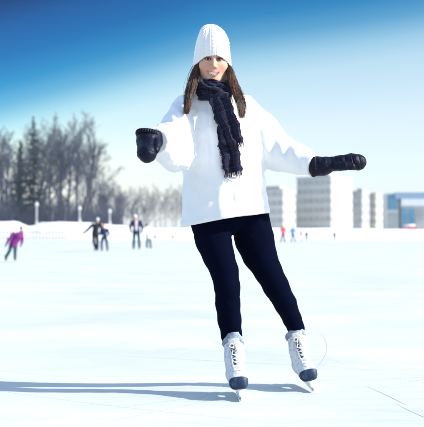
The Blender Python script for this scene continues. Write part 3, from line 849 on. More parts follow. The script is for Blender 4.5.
# ---- trees
bark = mat('grey_bark', (.050,.050,.064), .9, (6,.8,5,(1,1,.2),.03), (3,(.030,.030,.040),.4,.6), spec=.1)
twigs = mat('twig_bark', (.044,.052,.084), .9, None, (.5,(.036,.037,.052),.4,.6), spec=.1)
twigs_pale = mat('haze_pale_twigs', (.27,.245,.215), .9, None, (.3,(.19,.175,.17),.4,.6), spec=.1)  # paler colour painted in place of distance haze on the far trees
birch = mat('pale_bark', (.42,.40,.37), .8, None, (4,(.2,.19,.18),.55,.7), spec=.1)
spruce_green = mat('spruce_needles', (.012,.026,.028), .8, None, (1.2,(.022,.040,.036),.4,.65), spec=.15)
def grow_tree(H, seed, lean=0., spread=.55, dens=1.0, twr=.016, first=.25):
    rs = np.random.RandomState(seed); T_ = MB(); Cb = MB()
    def unit(v): return v/np.linalg.norm(v)
    def branch(p, d, ln, r, lvl, mb):
        ns = (6,6,5,4,3)[lvl]; pts = [p]; dd = d; rad = [r]
        for i in range(ns):
            up = (.05,.10,.09,.06,.02)[lvl]
            dd = unit(dd+rs.randn(3)*(.06,.13,.17,.22,.28)[lvl]+np.array([0,0,up]))
            pts.append(pts[-1]+dd*ln/ns); rad.append(r*(1-.72*(i+1)/ns) if lvl else r*(1-.50*(i+1)/ns))
        mb.tube(pts, rad, (8,6,5,4,3)[lvl], cap=False)
        if lvl == 4: return
        nc = int(round((rs.randint(7,10), rs.randint(6,9), rs.randint(6,9), rs.randint(4,7))[lvl]*dens))
        for k in range(nc):
            t = (first if lvl == 0 else .18)+(1-(first if lvl == 0 else .18))*(k+rs.rand())/nc; t = min(t,.999)
            a = min(int(t*ns), ns-1); u = t*ns-a
            pp = pts[a]*(1-u)+pts[a+1]*u; rr = (rad[a]*(1-u)+rad[a+1]*u)
            td = unit(pts[a+1]-pts[a]); az = rs.rand()*6.283; pr = unit(np.cross(td, [math.cos(az),math.sin(az),.3]))
            an = spread*(.75+.6*rs.rand())*(1.15-.35*t)
            nd_ = unit(td*math.cos(an)+pr*math.sin(an))
            l2 = ln*((.80,.55,.50,.50)[lvl])*(1.05-.55*t if lvl else 1.0-.45*t)*(.8+.4*rs.rand())
            branch(pp, nd_, l2, max(twr, rr*(.58,.6,.6,.6)[lvl]), lvl+1, Cb)
    branch(np.zeros(3), unit(np.array([lean,0,1.])), H*.80, H*.0165, 0, T_)
    zmax = max(v[2] for v in Cb.V); s = H/zmax
    T_.V = [tuple(np.array(v)*s) for v in T_.V]; Cb.V = [tuple(np.array(v)*s) for v in Cb.V]
    return T_, Cb
def tree_from(T_, Cb, name, label, group=None, m1=None, m2=None):
    t = T_.build('trunk', m1 or bark, None, True); c = Cb.build('crown', m2 or twigs, None, True)
    o = empty(name); t.parent = o; c.parent = o
    tag(o, label, 'tree', group); return o
def put(o, px, Y, sc=1., rz=0., sink=.15):
    g = W(px, 235, Y); o.location = (g[0], Y, float(ground(g[0], Y))-sink); o.scale = (sc,sc,sc); o.rotation_euler = (0,0,rz)
def spruce(H, seed):
    rs = np.random.RandomState(seed); T_ = MB(); Cb = MB()
    T_.tube([(0,0,0),(0.05,0,H*.5),(0,0,H)], [H*.014,H*.008,.02], 8)
    nw = 34
    for w in range(nw):
        t = w/(nw-1); z = H*(.10+.89*t); L0 = H*.17*(1-t)**.85*(.75+.5*rs.rand())+.12
        for k in range(7):
            az = rs.rand()*6.283; ln = L0*(.65+.5*rs.rand()); d = np.array([math.cos(az),math.sin(az),0]); sd = np.array([-d[1],d[0],0])
            prev = np.array([0,0,z]); ns = 6; pts = [prev]
            for i in range(1,ns+1):
                u = i/ns; pts.append(np.array([0,0,z])+d*ln*u+np.array([0,0,-.32*ln*u+.22*ln*u*u]))
            Cb.tube(pts, [.03,.025,.022,.018,.014,.01,.006], 3, cap=False)
            for i in range(1,ns+1):
                for s in (-1,1,0):
                    for r_ in range(2):
                        p = pts[i]-(pts[i]-pts[i-1])*rs.rand(); l2 = ln*.30*(1.1-.5*i/ns)*(.6+.6*rs.rand())+.10
                        e = p+(sd*s*.8+d*.6)*l2+np.array([0,0,-.35*l2+.1*rs.randn()])
                        m_ = (p+e)/2; wv = np.cross(e-p,[0,0,1.]); wv = wv/(np.linalg.norm(wv)+1e-9)*(.10+.08*rs.rand())
                        Cb.add([p, m_+wv+np.array([0,0,.03]), e, m_-wv-np.array([0,0,.05])], [(0,1,2,3)])
    return T_, Cb
BG = 'bare trees beyond the snow bank'; FGp = 'bare trees far across the ice'
protos = [tree_from(*grow_tree(18, 21+k, (0,.08,-.08,.12,0)[k], (.50,.60,.55,.46,.66)[k], 1.0, .022), 'bare_tree', 'leafless grey tree in the dense row beyond the snow bank, twigs tangled with its neighbours', BG) for k in range(5)]
spots = [(-22,182,1.0),(-9,175,.92),(2,190,1.04),(12,178,.88),(21,196,1.12),(29,183,1.0),(41,180,1.08),(50,194,1.16),(59,181,1.02),(68,190,1.13),(77,184,.98),(86,196,1.05),
         (6,215,1.16),(36,218,1.2),(63,220,1.2),(-14,212,1.1),(94,214,.80),(104,226,.64),(112,216,.55),(100,190,.50),(120,222,.55)]
rs = np.random.RandomState(5); used = set()
for i, (px, Y, sc) in enumerate(spots):
    k = i % 5
    o = protos[k] if k not in used else copy_tree(protos[k])
    used.add(k); put(o, px, Y, sc*(.95+.1*rs.rand()), rs.rand()*6.28)
o = tree_from(*grow_tree(19.5, 77, .20, .50, 1.0, .022), 'bare_tree', 'tall bare tree with a heavy limb leaning out at the open end of the row', None); put(o, 80, 172, 1.0, 0)
o = tree_from(*spruce(20.3, 4), 'spruce_tree', 'tallest dark spruce with a pointed top among the bare trees', None, bark, spruce_green); put(o, 33, 184, 1.0)
o = tree_from(*spruce(15.5, 9), 'spruce_tree', 'shorter dark spruce left of the tallest one among bare trees', None, bark, spruce_green); put(o, 20, 187, 1.0)
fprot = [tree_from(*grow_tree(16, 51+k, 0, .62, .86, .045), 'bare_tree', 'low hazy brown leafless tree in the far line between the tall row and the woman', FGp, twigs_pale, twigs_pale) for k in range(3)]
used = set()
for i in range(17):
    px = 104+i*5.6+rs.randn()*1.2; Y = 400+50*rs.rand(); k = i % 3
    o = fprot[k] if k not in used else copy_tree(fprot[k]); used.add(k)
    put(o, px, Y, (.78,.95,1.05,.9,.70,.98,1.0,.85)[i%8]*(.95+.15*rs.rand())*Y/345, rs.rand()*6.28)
for (px, Y, h_, lab) in ((52.3,172,2.9,'slim pale trunked young tree on the snow bank, nearer the tall spruce'),(64.4,173,2.9,'slim pale trunked young tree on the snow bank, nearer the second lamp post')):
    T_, Cb = grow_tree(h_*1.5, int(px), .03, .42, .6, .012, .55)
    o = tree_from(T_, Cb, 'young_tree', lab, None, birch, twigs); put(o, px, Y)
    o.children[0].scale = (1.9,1.9,1)
# the wood behind the row, one tangled mass
wb = MB(); rs = np.random.RandomState(91)
Tw, Cw = grow_tree(15, 300, 0, .55, .72, .05)
tv = np.array(Tw.V+Cw.V); tf = Tw.F+[tuple(i+len(Tw.V) for i in f) for f in Cw.F]
Vw = []; Fw = []; off = 0
for k in range(46):
    px = -45+190*rs.rand(); Y = 235+60*rs.rand(); sc = (.62+.35*rs.rand())*(1 if px < 95 else .62); a = rs.rand()*6.28
    g = W(px,235,Y); c, s_ = math.cos(a), math.sin(a); Rm = np.array([[c,-s_,0],[s_,c,0],[0,0,1]])
    Vw.append(tv@Rm.T*sc+np.array([g[0],Y,float(ground(g[0],Y))-.2])); Fw += [tuple(i+off for i in f) for f in tf]; off += len(tv)
tag(mesh_obj('far_wood', np.concatenate(Vw), Fw, twigs), 'grey leafless wood massed behind the row of bare trees', 'wood', kind='stuff')
# brush at the foot of the row
bb = MB(); rs = np.random.RandomState(17)
for k in range(2600):
    px = -30+150*rs.rand(); Y = 171+45*rs.rand(); g = W(px,235,Y); z = float(ground(g[0],Y)); h_ = (1.2+3.8*rs.rand()**1.5)*(1 if px < 95 else .6)
    d = rs.randn(2)*.28; p = np.array([g[0],Y,z-.1])
    pts = [p, p+np.array([d[0]*.4,d[1]*.4,h_*.5]), p+np.array([d[0]*h_*.8,d[1]*h_*.8,h_])]
    bb.tube(pts, [.035,.026,.010], 3, cap=False)
    for q_ in range(3):
        t = .3+.6*rs.rand(); b0 = p+np.array([d[0]*h_*.8*t,d[1]*h_*.8*t,h_*t]); e = b0+np.array([rs.randn()*.5,rs.randn()*.5,.5+.6*rs.rand()])
        bb.tube([b0,(b0+e)/2+rs.randn(3)*.05,e], [.02,.015,.007], 3, cap=False)
tag(bb.build('undergrowth', twigs), 'brown grey leafless brush along the foot of the trees', 'brush', kind='stuff')

# ---- lamp posts and slatted fence on the left shore
lampm = mat('pale_post_paint', (.34,.35,.36), .6); lampg = mat('frosted_globe', (.46,.47,.48), .3)
def lamp_post(label, px, Y, top_y):
    g = W(px, 235, Y); z0 = float(ground(g[0],Y)); h_ = W(px, top_y, Y)[2]-z0
    o = empty('lamp_post', (g[0],Y,z0-.05)); tag(o, label, 'lamp post')
    b = MB(); b.lathe((0,0,0), [(.30,0),(.30,.25),(.22,.35),(.20,.7),(.15,.8)], 12); b.build('base', lampm, o, True)
    b = MB(); b.lathe((0,0,.75), [(.15,0),(.115,(h_-1.6)*.6),(.10,h_-1.6)], 12); b.build('pole', lampm, o, True)
    b = MB(); b.lathe((0,0,h_-.9), [(.10,0),(.22,.08),(.26,.14),(.12,.18)], 12); b.build('lamp_collar', lampm, o, True)
    b = MB(); b.lathe((0,0,h_-.72), [(.12,0),(.25,.12),(.30,.30),(.26,.48),(.14,.60)], 14); lh = b.build('lamp_globe', lampg, o, True)
    b = MB(); b.lathe((0,0,h_-.12), [(.16,0),(.17,.05),(.05,.14),(.02,.24)], 10); b.build('finial', lampm, lh, True)
lamp_post('pale lamp post standing in the dip of the snow bank below the tall spruce', 36.5, 163, 201.5)
lamp_post('pale lamp post on the snow bank behind the skater with the outstretched arm', 79.5, 166, 205.5)
lamp_post('pale lamp post rising over the shorter ginger skater', 109.6, 170, 208.5)
fm_ = mat('weathered_slats', (.24,.22,.22), .8, None, (6,(.17,.15,.16),.4,.6))
fo = empty('slatted_fence', (W(28,235,148.5)[0],148.5,0)); tag(fo, 'low pale slatted fence along the foot of the snow bank', 'fence')
x0 = W(-16,235,148.5)[0]; x1 = W(66,235,148.5)[0]; fx = fo.location[0]
for k in range(2):
    b = MB(); b.box(((x0+x1)/2-fx,0,(.35,1.15)[k]), (x1-x0,.05,.10)); b.build('rail', fm_, fo)
ns = 26
for k in range(ns):
    xx = x0+(x1-x0)*k/(ns-1)-fx; b = MB(); hgt = 1.45+.1*rs.randn()
    b.box((xx,-.04,hgt/2), (.20,.03,hgt), rot=np.array(Matrix.Rotation(.02*rs.randn(),3,'Y'))); b.build('picket', fm_, fo)

# ---- buildings on the far shore
conc = mat('pale_concrete', (.47,.44,.38), .85, (2,.3,4,(1,1,1),.02), (.35,(.42,.40,.36),.4,.65))
conc2 = mat('cream_brick', (.48,.435,.35), .85, None, (.3,(.46,.42,.35),.4,.65))
greyc = mat('grey_cladding', (.36,.37,.38), .7, None, (.4,(.29,.30,.32),.4,.6))
glass = mat('window_glass', (.24,.245,.235), .25, None, (.25,(.32,.32,.295),.4,.6), spec=.6)
bglass = mat('blue_glass', (.03,.16,.26), .15, None, (.5,(.05,.25,.36),.4,.6), spec=.6)
roofm = mat('roof_gravel', (.30,.31,.32), .9)
def building(name, label, px, Y, top_y, L_, R_, phi, storeys, wall, bays=(6,5), gl=None, band=None, penth=None, wf=.52):
    """box with a corner towards us; L_/R_ are the lengths of its left and right faces"""
    c = W(px, 235, Y); z0 = float(ground(c[0],Y))-.4; H = W(px, top_y, Y)[2]-z0
    o = empty(name, (c[0],Y,z0), phi); tag(o, label, 'building')
    b = MB(); b.box((-L_/2, R_/2, H/2), (L_, R_, H)); b.build('wall', wall, o)
    b = MB(); b.box((-L_/2, R_/2, H+.02+.25), (L_+.5, R_+.5, .5)); rf = b.build('roof', roofm if band is None else band, o)
    if penth:
        b = MB(); b.box((-L_*.5, R_*.55, H+.5+penth/2), (L_*.5, R_*.45, penth)); b.build('plant_room', wall, rf)
    sh = H/storeys
    for s in range(storeys):
        zc = s*sh+sh*.55; wh = sh*wf
        for k in range(bays[0]):                          # left face (y = 0)
            w_ = L_/bays[0]; xc = -L_+w_*(k+.5)
            b = MB(); b.box((xc,-.03,zc), (w_*.80,.10,wh)); wo = b.build('window', gl or glass, o)
            b = MB(); b.box((xc,-.10,zc-wh/2-.10), (w_*.9,.22,.16)); b.build('sill', wall, wo)
        for k in range(bays[1]):                          # right face (x = 0)
            w_ = R_/bays[1]; yc = w_*(k+.5)
            b = MB(); b.box((.03,yc,zc), (.10,w_*.80,wh)); wo = b.build('window', gl or glass, o)
            b = MB(); b.box((.10,yc,zc-wh/2-.10), (.22,w_*.9,.16)); b.build('sill', wall, wo)
    return o
building('office_building', 'lower cream office block nearest the woman with a sunlit end wall', 283, 372, 190, 13, 8.5, R(-38), 5, conc2, (5,3), penth=1.2)
building('office_building', 'tallest pale office block with banded windows below the woman\'s outstretched mitten', 331, 380, 177.5, 15.5, 15.0, R(-40), 6, conc, (6,5), band=greyc, penth=1.5, wf=.45)
building('office_building', 'narrow grey clad block right of the tallest pale one', 362, 400, 192, 4.5, 7.5, R(-35), 5, greyc, (2,3), penth=1.0)
building('office_building', 'small pale block wedged between the grey one and the blue glass hall', 376, 405, 194, 2.8, 6.5, R(-40), 5, conc2, (1,3))
building('office_building', 'low grey block half hidden behind the gap of two pale ones', 301, 430, 196, 9, 5, R(-25), 4, greyc, (4,2))
# hall with the big flat roof
c = W(386,235,352); z0 = float(ground(c[0],352))-.4
ho = empty('glass_hall', (c[0],352,z0), R(-4)); tag(ho, 'blue glass hall with a thick overhanging flat roof above a red vehicle', 'building')
zt = W(390,193,352)[2]-z0
b = MB(); b.box((2.2,6,zt/2), (4.4,10,zt)); tw = b.build('stair_tower', conc, ho)
b = MB(); b.box((2.4,.95,zt-3.1), (3.6,.12,5.4)); b.build('blue_panel', bglass, tw)
b = MB(); b.box((2.4,.95,zt*.28), (3.4,.12,zt*.45)); b.build('window', glass, tw)
zr = W(390,192.8,352)[2]-z0; zr1 = W(390,199,352)[2]-z0; zr2 = W(390,205.5,352)[2]-z0
b = MB(); b.box((13,4.6,(zr+zr1)/2), (20,16,zr-zr1-.01)); b.build('roof', mat('blue_grey_fascia', (.16,.24,.32), .6), ho)
b = MB(); b.box((14,5.4,(zr1+zr2)/2), (17.4,13.4,zr1-zr2-.02)); b.build('soffit_band', mat('white_fascia', (.75,.75,.74), .6), ho)
b = MB(); b.box((14,7.5,zr2/2), (17.2,9,zr2-.04)); wl = b.build('wall', greyc, ho)
for k in range(7):
    b = MB(); b.box((6.7+2.4*k,2.95,zr2*.5), (2.1,.12,zr2*.80)); b.build('window', (glass,bglass)[k in (0,1,5)], ho)
# red vehicle with a snowy roof parked behind the bank
c = W(411,235,300); zg = float(ground(c[0],300))
vo = empty('parked_van', (c[0],300,zg)); tag(vo, 'small red van with snow on its roof parked before the glass hall', 'van')
redp = mat('red_paint', (.52,.03,.05), .35, spec=.5); tyre = mat('tyre_rubber', (.02,.02,.02), .9)
b = MB(); b.prism([(-.85,.35),(.85,.35),(.88,.6),(.84,1.05),(-.84,1.05),(-.88,.6)], -2.2, 2.2); b.prism([(-.82,1.05),(.82,1.05),(.70,1.75),(-.70,1.75)], -2.1, 1.2); b.build('body', redp, vo)
b = MB(); b.prism([(-.68,1.75),(.68,1.75),(.55,2.05),(0,2.15),(-.55,2.05)], -2.05, 1.1); b.build('roof_snow', M['snow'], vo, True)
for sx in (-1.35,1.35):
    for sy in (-.82,.82):
        w = MB(); pr = [(.33*math.cos(t),.33*math.sin(t)) for t in np.linspace(0,2*math.pi,16,endpoint=False)]
        w.add([(sx+p[0], sy-.1, .34+p[1]) for p in pr]+[(sx+p[0], sy+.1, .34+p[1]) for p in pr], [(j,(j+1)%16,16+(j+1)%16,16+j) for j in range(16)]+[tuple(range(15,-1,-1)),tuple(range(16,32))])
        wo = w.build('wheel', tyre, vo)
for (xx, wd) in ((-1.3,1.2),(.1,1.2)):
    b = MB(); b.box((xx,-.775,1.38), (wd,.03,.46), rot=np.array(Matrix.Rotation(R(-9),3,'X'))); b.build('window', glass, vo)
b = MB(); b.box((1.9,-.90,.75), (.30,.06,.16)); b.build('headlight', M['holder'], vo)
# ================================================================== light, air, camera
hz = MB(); hz.box((0,330,11.7), (900,700,27.4))
hm = bpy.data.materials.new('winter_haze'); hm.use_nodes = True; hn = hm.node_tree
for nd_x in list(hn.nodes):
    if nd_x.type == 'BSDF_PRINCIPLED': hn.nodes.remove(nd_x)
pv = hn.nodes.new('ShaderNodeVolumePrincipled'); pv.inputs['Color'].default_value = (.72,.87,1,1); pv.inputs['Density'].default_value = .00035; pv.inputs['Anisotropy'].default_value = .2
hn.links.new(pv.outputs[0], [n for n in hn.nodes if n.type == 'OUTPUT_MATERIAL'][0].inputs['Volume'])
tag(hz.build('haze', hm), 'thin pale winter haze over the far shore', 'haze', kind='stuff')
SUN_AZ, SUN_EL = R(103), R(28)
w = bpy.data.worlds.new('World'); SC.world = w; w.use_nodes = True
nt = w.node_tree; bg = nt.nodes['Background']
sky = nt.nodes.new('ShaderNodeTexSky'); sky.sky_type = 'NISHITA'; sky.sun_disc = False
sky.sun_elevation = SUN_EL; sky.sun_rotation = SUN_AZ; sky.altitude = 0; sky.air_density = 1.0; sky.dust_density = .6; sky.ozone_density = 3.0
SKYK = .62
# the clear winter sky: deep polarised blue away from the sun, paling towards the horizon
tcw = nt.nodes.new('ShaderNodeTexCoord'); spw = nt.nodes.new('ShaderNodeSeparateXYZ'); nt.links.new(tcw.outputs['Generated'], spw.inputs[0])
def mth(op, a, b_=None, clamp=False):
    n = nt.nodes.new('ShaderNodeMath'); n.operation = op; n.use_clamp = clamp
    for i, s in enumerate((a, b_)):
        if s is None: continue
        if isinstance(s, (int,float)): n.inputs[i].default_value = s
        else: nt.links.new(s, n.inputs[i])
    return n.outputs[0]
side = mth('SUBTRACT', mth('MULTIPLY', spw.outputs['X'], .22), mth('MULTIPLY', mth('ABSOLUTE', spw.outputs['X']), .10))
elev = mth('SUBTRACT', spw.outputs['Z'], mth('MULTIPLY', side, mth('MULTIPLY', spw.outputs['Z'], 1/.09, True)))
rmp = nt.nodes.new('ShaderNodeValToRGB'); nt.links.new(elev, rmp.inputs['Fac']); cr = rmp.color_ramp; cr.interpolation = 'LINEAR'
TGT = [(0.0,(240,248,250),(216,215,189)),(.03,(238,249,250),(224,243,235)),(.095,(222,240,245),(193,228,246)),(.148,(194,227,239),(178,217,246)),(.166,(156,205,229),(168,208,243)),
       (.187,(92,168,211),(168,208,245)),(.207,(36,138,196),(166,206,244)),(.232,(0,108,176),(160,200,240)),(.262,(0,86,156),(153,193,236)),(.296,(0,30,92),(154,194,237))]
lin = lambda c: (c/255/12.92 if c < 10 else ((c/255+.055)/1.055)**2.4)
for i, (e_, t_, s_) in enumerate(TGT):
    el = cr.elements[i] if i < 2 else cr.elements.new(e_)
    el.position = e_; el.color = (*[max(.002, SKYK*.5*lin(a)/lin(b_)) for a, b_ in zip(t_, s_)], 1)
el = cr.elements.new(.36); el.color = (.03*SKYK,.09*SKYK,.20*SKYK,1)
el = cr.elements.new(.60); el.color = (.96,.83,.68,1)  # overhead sky, out of view, brightened and warmed as added fill light
el = cr.elements.new(1.0); el.color = (1.15,.98,.80,1)
mlt = nt.nodes.new('ShaderNodeVectorMath'); mlt.operation = 'MULTIPLY'; nt.links.new(sky.outputs[0], mlt.inputs[0]); nt.links.new(rmp.outputs['Color'], mlt.inputs[1])
scl = nt.nodes.new('ShaderNodeVectorMath'); scl.operation = 'SCALE'; scl.inputs['Scale'].default_value = 2.0; nt.links.new(mlt.outputs[0], scl.inputs[0])
nt.links.new(scl.outputs[0], bg.inputs['Color']); bg.inputs['Strength'].default_value = .10
sd = bpy.data.lights.new('Sun', 'SUN'); sd.energy = 3.0; sd.angle = R(.9); sd.color = (1,.95,.86)
so = bpy.data.objects.new('Sun', sd); link(so)
v = Vector((math.cos(SUN_EL)*math.sin(SUN_AZ), math.cos(SUN_EL)*math.cos(SUN_AZ), math.sin(SUN_EL)))
so.rotation_euler = v.to_track_quat('Z','Y').to_euler(); so.location = v*30
cd = bpy.data.cameras.new('Camera'); cam = bpy.data.objects.new('Camera', cd); link(cam)
cam.location = (0,0,EYE); cam.rotation_euler = (math.pi/2+PITCH,0,0)
cd.sensor_fit = 'HORIZONTAL'; cd.sensor_width = 36; cd.lens = 36*FPX/424; cd.clip_start = .1; cd.clip_end = 12000
cd.dof.use_dof = True; cd.dof.focus_distance = 4.72; cd.dof.aperture_fstop = 5.0
SC.camera = cam
SC.view_settings.view_transform = 'Standard'; SC.view_settings.look = 'None'; SC.view_settings.gamma = 1
SC.view_settings.use_curve_mapping = False; SC.view_settings.exposure = 1.68

SC.cycles.max_bounces = 8; SC.cycles.diffuse_bounces = 4; SC.cycles.use_denoising = True
# ================================================================== skaters further away
def colmat(name, c, rough=.8): 
    return mat(name, c, rough, (14,.5,4,(1,1,1),.012), spec=.2)
BASEJ = dict(pel=(0,0,.97), che=(0,0,1.27), neck=(0,0,1.44), head=(0,-.01,1.60),
             shR=(-.185,0,1.39), elR=(-.25,.01,1.13), haR=(-.25,-.06,.90), shL=(.185,0,1.39), elL=(.25,.01,1.13), haL=(.25,-.06,.90),
             hipR=(-.09,0,.93), knR=(-.10,-.03,.53), anR=(-.11,.02,.16), hipL=(.09,0,.93), knL=(.10,-.03,.53), anL=(.11,.02,.16))
FARM = dict(boot=colmat('dark_skate_boot', (.02,.022,.03), .5), steel=M['steel'])
def skater(label, px, Y, height, pose, jacket, trousers, hat=None, hair=None, coat=0., shirt=None, yaw=0., glove=None, res=.016, group=None, boot=None):
    g = W(px, 235, Y); base = np.array([g[0], Y, 0.004])
    J_ = {k: np.array(v, float) for k, v in BASEJ.items()}
    for k, v in pose.items(): J_[k] = np.array(v, float)
    lo, hi = (-.95,-.55,-.02), (.95,.55,1.85); S = height/1.75
    fat = .022 if res >= .025 else 0.
    def body(P):
        h = J_['head']
        d = ell(P, h+np.array([0,.005,.015]), (.074,.092,.105))
        d = smin(d, ell(P, h+np.array([0,-.030,-.045]), (.055,.060,.068)), .02)
        d = smin(d, cap(P, h+np.array([0,-.085,.01]), h+np.array([0,-.108,-.03]), .008, .012), .012)
        for s in (-1,1): d = smax(d, -ell(P, h+np.array([s*.03,-.098,.008]), (.016,.014,.009)), .01)
        d = smin(d, chain(P, [(h+np.array([0,.02,-.08]),.048),(J_['neck'],.052),(J_['che'],.10),(J_['pel'],.11)], .03), .03)
        for s in 'RL':
            w = J_['ha'+s]; e = J_['el'+s]; ax = (w-e)/np.linalg.norm(w-e)
            d = smin(d, chain(P, [(J_['sh'+s],.05),(e,.038),(w,.028),(w+ax*.06,.034),(w+ax*.11,.026)], .02), .02)
            d = smin(d, chain(P, [(J_['hip'+s],.07),(J_['kn'+s],.05),(J_['an'+s],.035)], .02), .02)
        return d
    def jak(P):
        d = chain(P, [(J_['pel']*(1-coat)+coat*(J_['knR']+J_['knL'])/2+np.array([0,0,-.05]),.165),(J_['pel'],.165),(J_['che'],.165),(J_['neck']+np.array([0,0,-.03]),.085)], .03, 1.25)
        for s in 'RL':
            w = J_['ha'+s]; e = J_['el'+s]; ax = (w-e)/np.linalg.norm(w-e)
            d = smin(d, chain(P, [(J_['sh'+s],.078),(e,.066),(w-ax*.02,.050)], .02), .035)
        cut = (J_['pel']*(1-coat)+coat*(J_['knR']+J_['knL'])/2)[2]-.10
        d = d-.010*(1-2*np.abs(noise(P, 9, 3)))
        return smax(d, cut-P[2], .01)
    def tro(P):
        d = cap(P, J_['pel'], J_['pel']+np.array([0,0,-.03]), .135)
        for s in 'RL': d = smin(d, chain(P, [(J_['hip'+s],.098),(J_['kn'+s],.070+fat),(J_['an'+s]+np.array([0,0,.03]),.058+fat)], .02), .03)
        return d-.006*(1-2*np.abs(noise(P, 11, 5)))
    p = sdf_obj('person', body, lo, hi, res*.8, M['skin_far']); 
    sdf_obj('jacket', jak, lo, hi, res, jacket, p); sdf_obj('trousers', tro, lo, hi, res, trousers, p)
    h = J_['head']
    if hat is not None:
        def hatf(P): 
            d = ell(P, h+np.array([0,.010,.030]), (.090,.108,.112)); X,Y_,Z = P
            return np.maximum(d, h[2]+.025+.25*(Y_-h[1])*-1*.4-Z)
        sdf_obj('hat', hatf, h-.2, h+.22, .012, hat, p)
    if hair is not None:
        def hairf(P):
            X,Y_,Z = P
            d = ell(P, h+np.array([0,.022,.022]), (.088,.104,.118))
            d = smin(d, ell(P, h+np.array([0,.055,-.09]), (.082,.055,.12)), .03)
            return np.maximum(d, -ell(P, h+np.array([0,-.10,-.045]), (.062,.09,.10)))-.006*noise(P, 30)
        sdf_obj('hair', hairf, h-.26, h+.22, .012, hair, p)
    if shirt is not None:
        def sh(P):
            X,Y_,Z = P; c = J_['che']
            return np.maximum(np.maximum(jak(P)-.012, np.abs(X-c[0])-.065), np.maximum(np.maximum(Y_-c[1]+.04, Z-J_['neck'][2]), J_['pel'][2]-.02-Z))
        sdf_obj('jumper', sh, lo, hi, res, shirt, p)
    for s in 'RL':
        w = J_['ha'+s]; e = J_['el'+s]; ax = (w-e)/np.linalg.norm(w-e)
        if glove is not None:
            sdf_obj('glove', lambda P: smin(chain(P, [(w,.044),(w+ax*.06,.047),(w+ax*.125,.036)], .01), cap(P, w+ax*.03, w+ax*.075+np.array([0,-.05,0]), .022), .012), w-.25, w+.25, .014, glove, p)
        a = J_['an'+s]
        b = sdf_obj('skate', lambda P: np.maximum(smin(chain(P, [(a+np.array([0,.0,.10]),.058),(a+np.array([0,.0,-.02]),.052)], .01), chain(P, [(a+np.array([0,.03,-.055]),.045),(a+np.array([0,-.14,-.06]),.042)], .01), .03), a[2]-.10-P[2]), a-.3, a+.25, .012, boot or FARM['boot'], p)
        bl = MB(); bl.prism([(a[1]-.19,a[2]-.10),(a[1]-.205,a[2]-.125),(a[1]-.18,a[2]-.152),(a[1]+.08,a[2]-.152),(a[1]+.10,a[2]-.13),(a[1]+.09,a[2]-.10)], a[0]-.004, a[0]+.004)
        bl.build('blade', FARM['steel'], b)
    p.location = base; p.scale = (S,S,S); p.rotation_euler = (0,0,yaw)
    tag(p, label, 'person', group)
    return p
navy = colmat('navy_coat', (.012,.022,.065)); black = colmat('black_cloth', (.012,.013,.02)); teal = colmat('dark_teal_trousers', (.010,.055,.065))
FG = 'skaters in the distance'
skater('child skater in a purple jacket and dark hat leaning to one side near the fence', 11.5, 28.9, 1.10,
       dict(pel=(.11,0,.86), che=(.30,-.03,1.14), neck=(.38,-.04,1.31), head=(.43,-.06,1.46), shR=(.10,-.02,1.26), elR=(-.10,-.05,1.02), haR=(-.22,-.12,.80),
            shL=(.46,.0,1.27), elL=(.50,.06,1.0), haL=(.44,-.02,.80), hipR=(.0,0,.80), knR=(-.08,-.06,.50), anR=(-.24,.05,.16), hipL=(.18,0,.80), knL=(.16,-.06,.48), anL=(.16,.0,.16)),
       colmat('purple_jacket', (.13,.016,.135)), teal, hat=navy, coat=.35, yaw=R(15), glove=colmat('grey_glove', (.10,.13,.15)), res=.013)
skater('dark clad skater in a pale hat stretching one arm out beside a shorter companion', 96.4, 46.4, 1.56,
       dict(pel=(-.06,0,.97), che=(-.02,0,1.27), neck=(.02,0,1.44), head=(.06,-.02,1.60), shR=(-.20,0,1.37), elR=(-.43,-.06,1.13), haR=(-.66,-.12,.93), elL=(.28,.0,1.14), haL=(.33,-.06,.92),
            knR=(-.13,-.06,.53), anR=(-.06,.06,.16), knL=(.06,-.05,.53), anL=(.06,.02,.16), hipR=(-.14,0,.93), hipL=(.03,0,.93)),
       black, black, hat=colmat('pale_blue_hat', (.42,.58,.62)), glove=colmat('pale_glove', (.45,.42,.38)))
skater('shorter orange haired skater in a navy jacket close beside a dark clad skater', 104.3, 45.5, 1.27,
       dict(che=(-.02,0,1.27), head=(-.05,-.03,1.60), knR=(-.16,-.06,.53), anR=(-.15,.02,.16), knL=(.16,-.06,.53), anL=(.19,.02,.16), elL=(.29,-.02,1.12), haL=(.24,-.16,.95), elR=(-.26,-.05,1.12), haR=(-.16,-.20,1.02)),
       navy, navy, hair=colmat('ginger_hair', (.32,.11,.05)), coat=.25, glove=colmat('white_glove', (.6,.65,.7)))
skater('tall skater in an open navy jacket over a pale jumper with a pale hat', 136.3, 51.0, 1.80,
       dict(anR=(-.13,.02,.16), anL=(.15,.02,.16), knR=(-.11,-.05,.53), knL=(.13,-.05,.53), head=(-.06,-.03,1.60), elR=(-.30,.02,1.14), haR=(-.27,-.08,.95), elL=(.29,.02,1.13), haL=(.28,-.08,.93)),
       colmat('deep_navy_jacket', (.014,.026,.07)), teal, hat=colmat('cream_hat', (.55,.56,.55)), shirt=colmat('pale_pink_jumper', (.62,.50,.52)), coat=.15, glove=black)
skater('dark haired skater in a cream coat gliding behind the tall skater in navy', 148.3, 57.0, 1.46,
       dict(head=(-.10,-.03,1.58), neck=(-.07,0,1.44), che=(-.05,0,1.27), anR=(-.06,.10,.18), anL=(.14,-.05,.16), knL=(.10,-.08,.53), elR=(-.22,.02,1.13), haR=(-.16,-.12,.95), elL=(.19,.02,1.13), haL=(.14,-.12,.95)),
       colmat('cream_coat', (.66,.60,.53)), colmat('dark_green_trousers', (.02,.07,.06)), hair=colmat('dark_hair', (.02,.015,.014)), coat=.45, yaw=R(35))
tiny_pose = dict(knR=(-.10,-.12,.53), knL=(.12,.02,.53), anL=(.14,.08,.16))
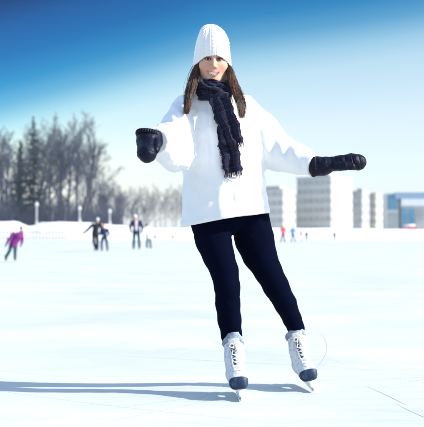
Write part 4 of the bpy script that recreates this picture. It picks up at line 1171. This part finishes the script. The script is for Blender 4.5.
skater('tiny far skater in a dark grey coat and pale trousers, alone on the ice', 154.9, 110, .86, tiny_pose, colmat('charcoal_coat', (.05,.055,.06)), colmat('pale_trousers', (.6,.62,.65)), hat=black, res=.03, coat=.1, boot=colmat('pale_boot', (.55,.56,.58)))
skater('tiny far skater in a dark green coat beside one in pale turquoise', 172.8, 110, .84, dict(), colmat('dark_green_coat', (.008,.09,.07)), colmat('white_trousers', (.62,.64,.66)), hat=colmat('green_hat', (.02,.16,.13)), res=.03, coat=.2, boot=colmat('white_far_boot', (.55,.56,.58)))
skater('tiny far skater in a pale turquoise coat beside one in dark green', 169.2, 112, .92, tiny_pose, colmat('turquoise_coat', (.35,.62,.64)), colmat('pale_grey_trousers', (.6,.64,.66)), hat=colmat('white_hat', (.6,.68,.68)), res=.03, coat=.1, boot=colmat('pale_grey_boot', (.55,.56,.58)))
skater('distant skater in a bright red jacket near the low snow bank', 283.2, 100, 1.72, dict(anR=(-.24,.05,.16), knR=(-.17,-.05,.53), anL=(.15,0,.16), elR=(-.36,0,1.16), haR=(-.46,-.1,.98), elL=(.34,0,1.14), haL=(.40,-.1,.95)), colmat('red_jacket', (.62,.03,.06)), colmat('grey_green_trousers', (.02,.026,.027)), hat=colmat('red_hat', (.45,.04,.06)), res=.025, coat=.3, glove=black)
skater('distant skater in a blue jacket next to the red jacketed one', 292.8, 102, 1.66, dict(anL=(.25,.05,.16), knL=(.18,-.05,.53), anR=(-.15,0,.16), elR=(-.34,0,1.14), haR=(-.42,-.1,.96), elL=(.36,0,1.15), haL=(.46,-.1,.98)), colmat('blue_jacket', (.06,.17,.42)), colmat('mid_blue_trousers', (.03,.08,.13)), hat=colmat('blue_hat', (.05,.09,.2)), res=.025, coat=.3, glove=black)
skater('distant skater in a pale lilac coat right of the blue jacketed one', 301.5, 118, 1.5, tiny_pose, colmat('lilac_coat', (.55,.44,.58)), colmat('pale_lilac_trousers', (.55,.52,.58)), hat=colmat('lilac_hat', (.5,.42,.55)), res=.03, coat=.3)
skater('distant skater all in dark grey at the foot of the low snow bank', 306.5, 140, 1.35, dict(), colmat('dark_grey_coat', (.06,.065,.07)), black, hat=black, res=.035, coat=.2)
skater('distant skater in black far along the low snow bank, away from the others', 334.5, 148, 1.3, tiny_pose, colmat('soft_black_coat', (.04,.05,.055)), black, hat=black, res=.035, coat=.2)
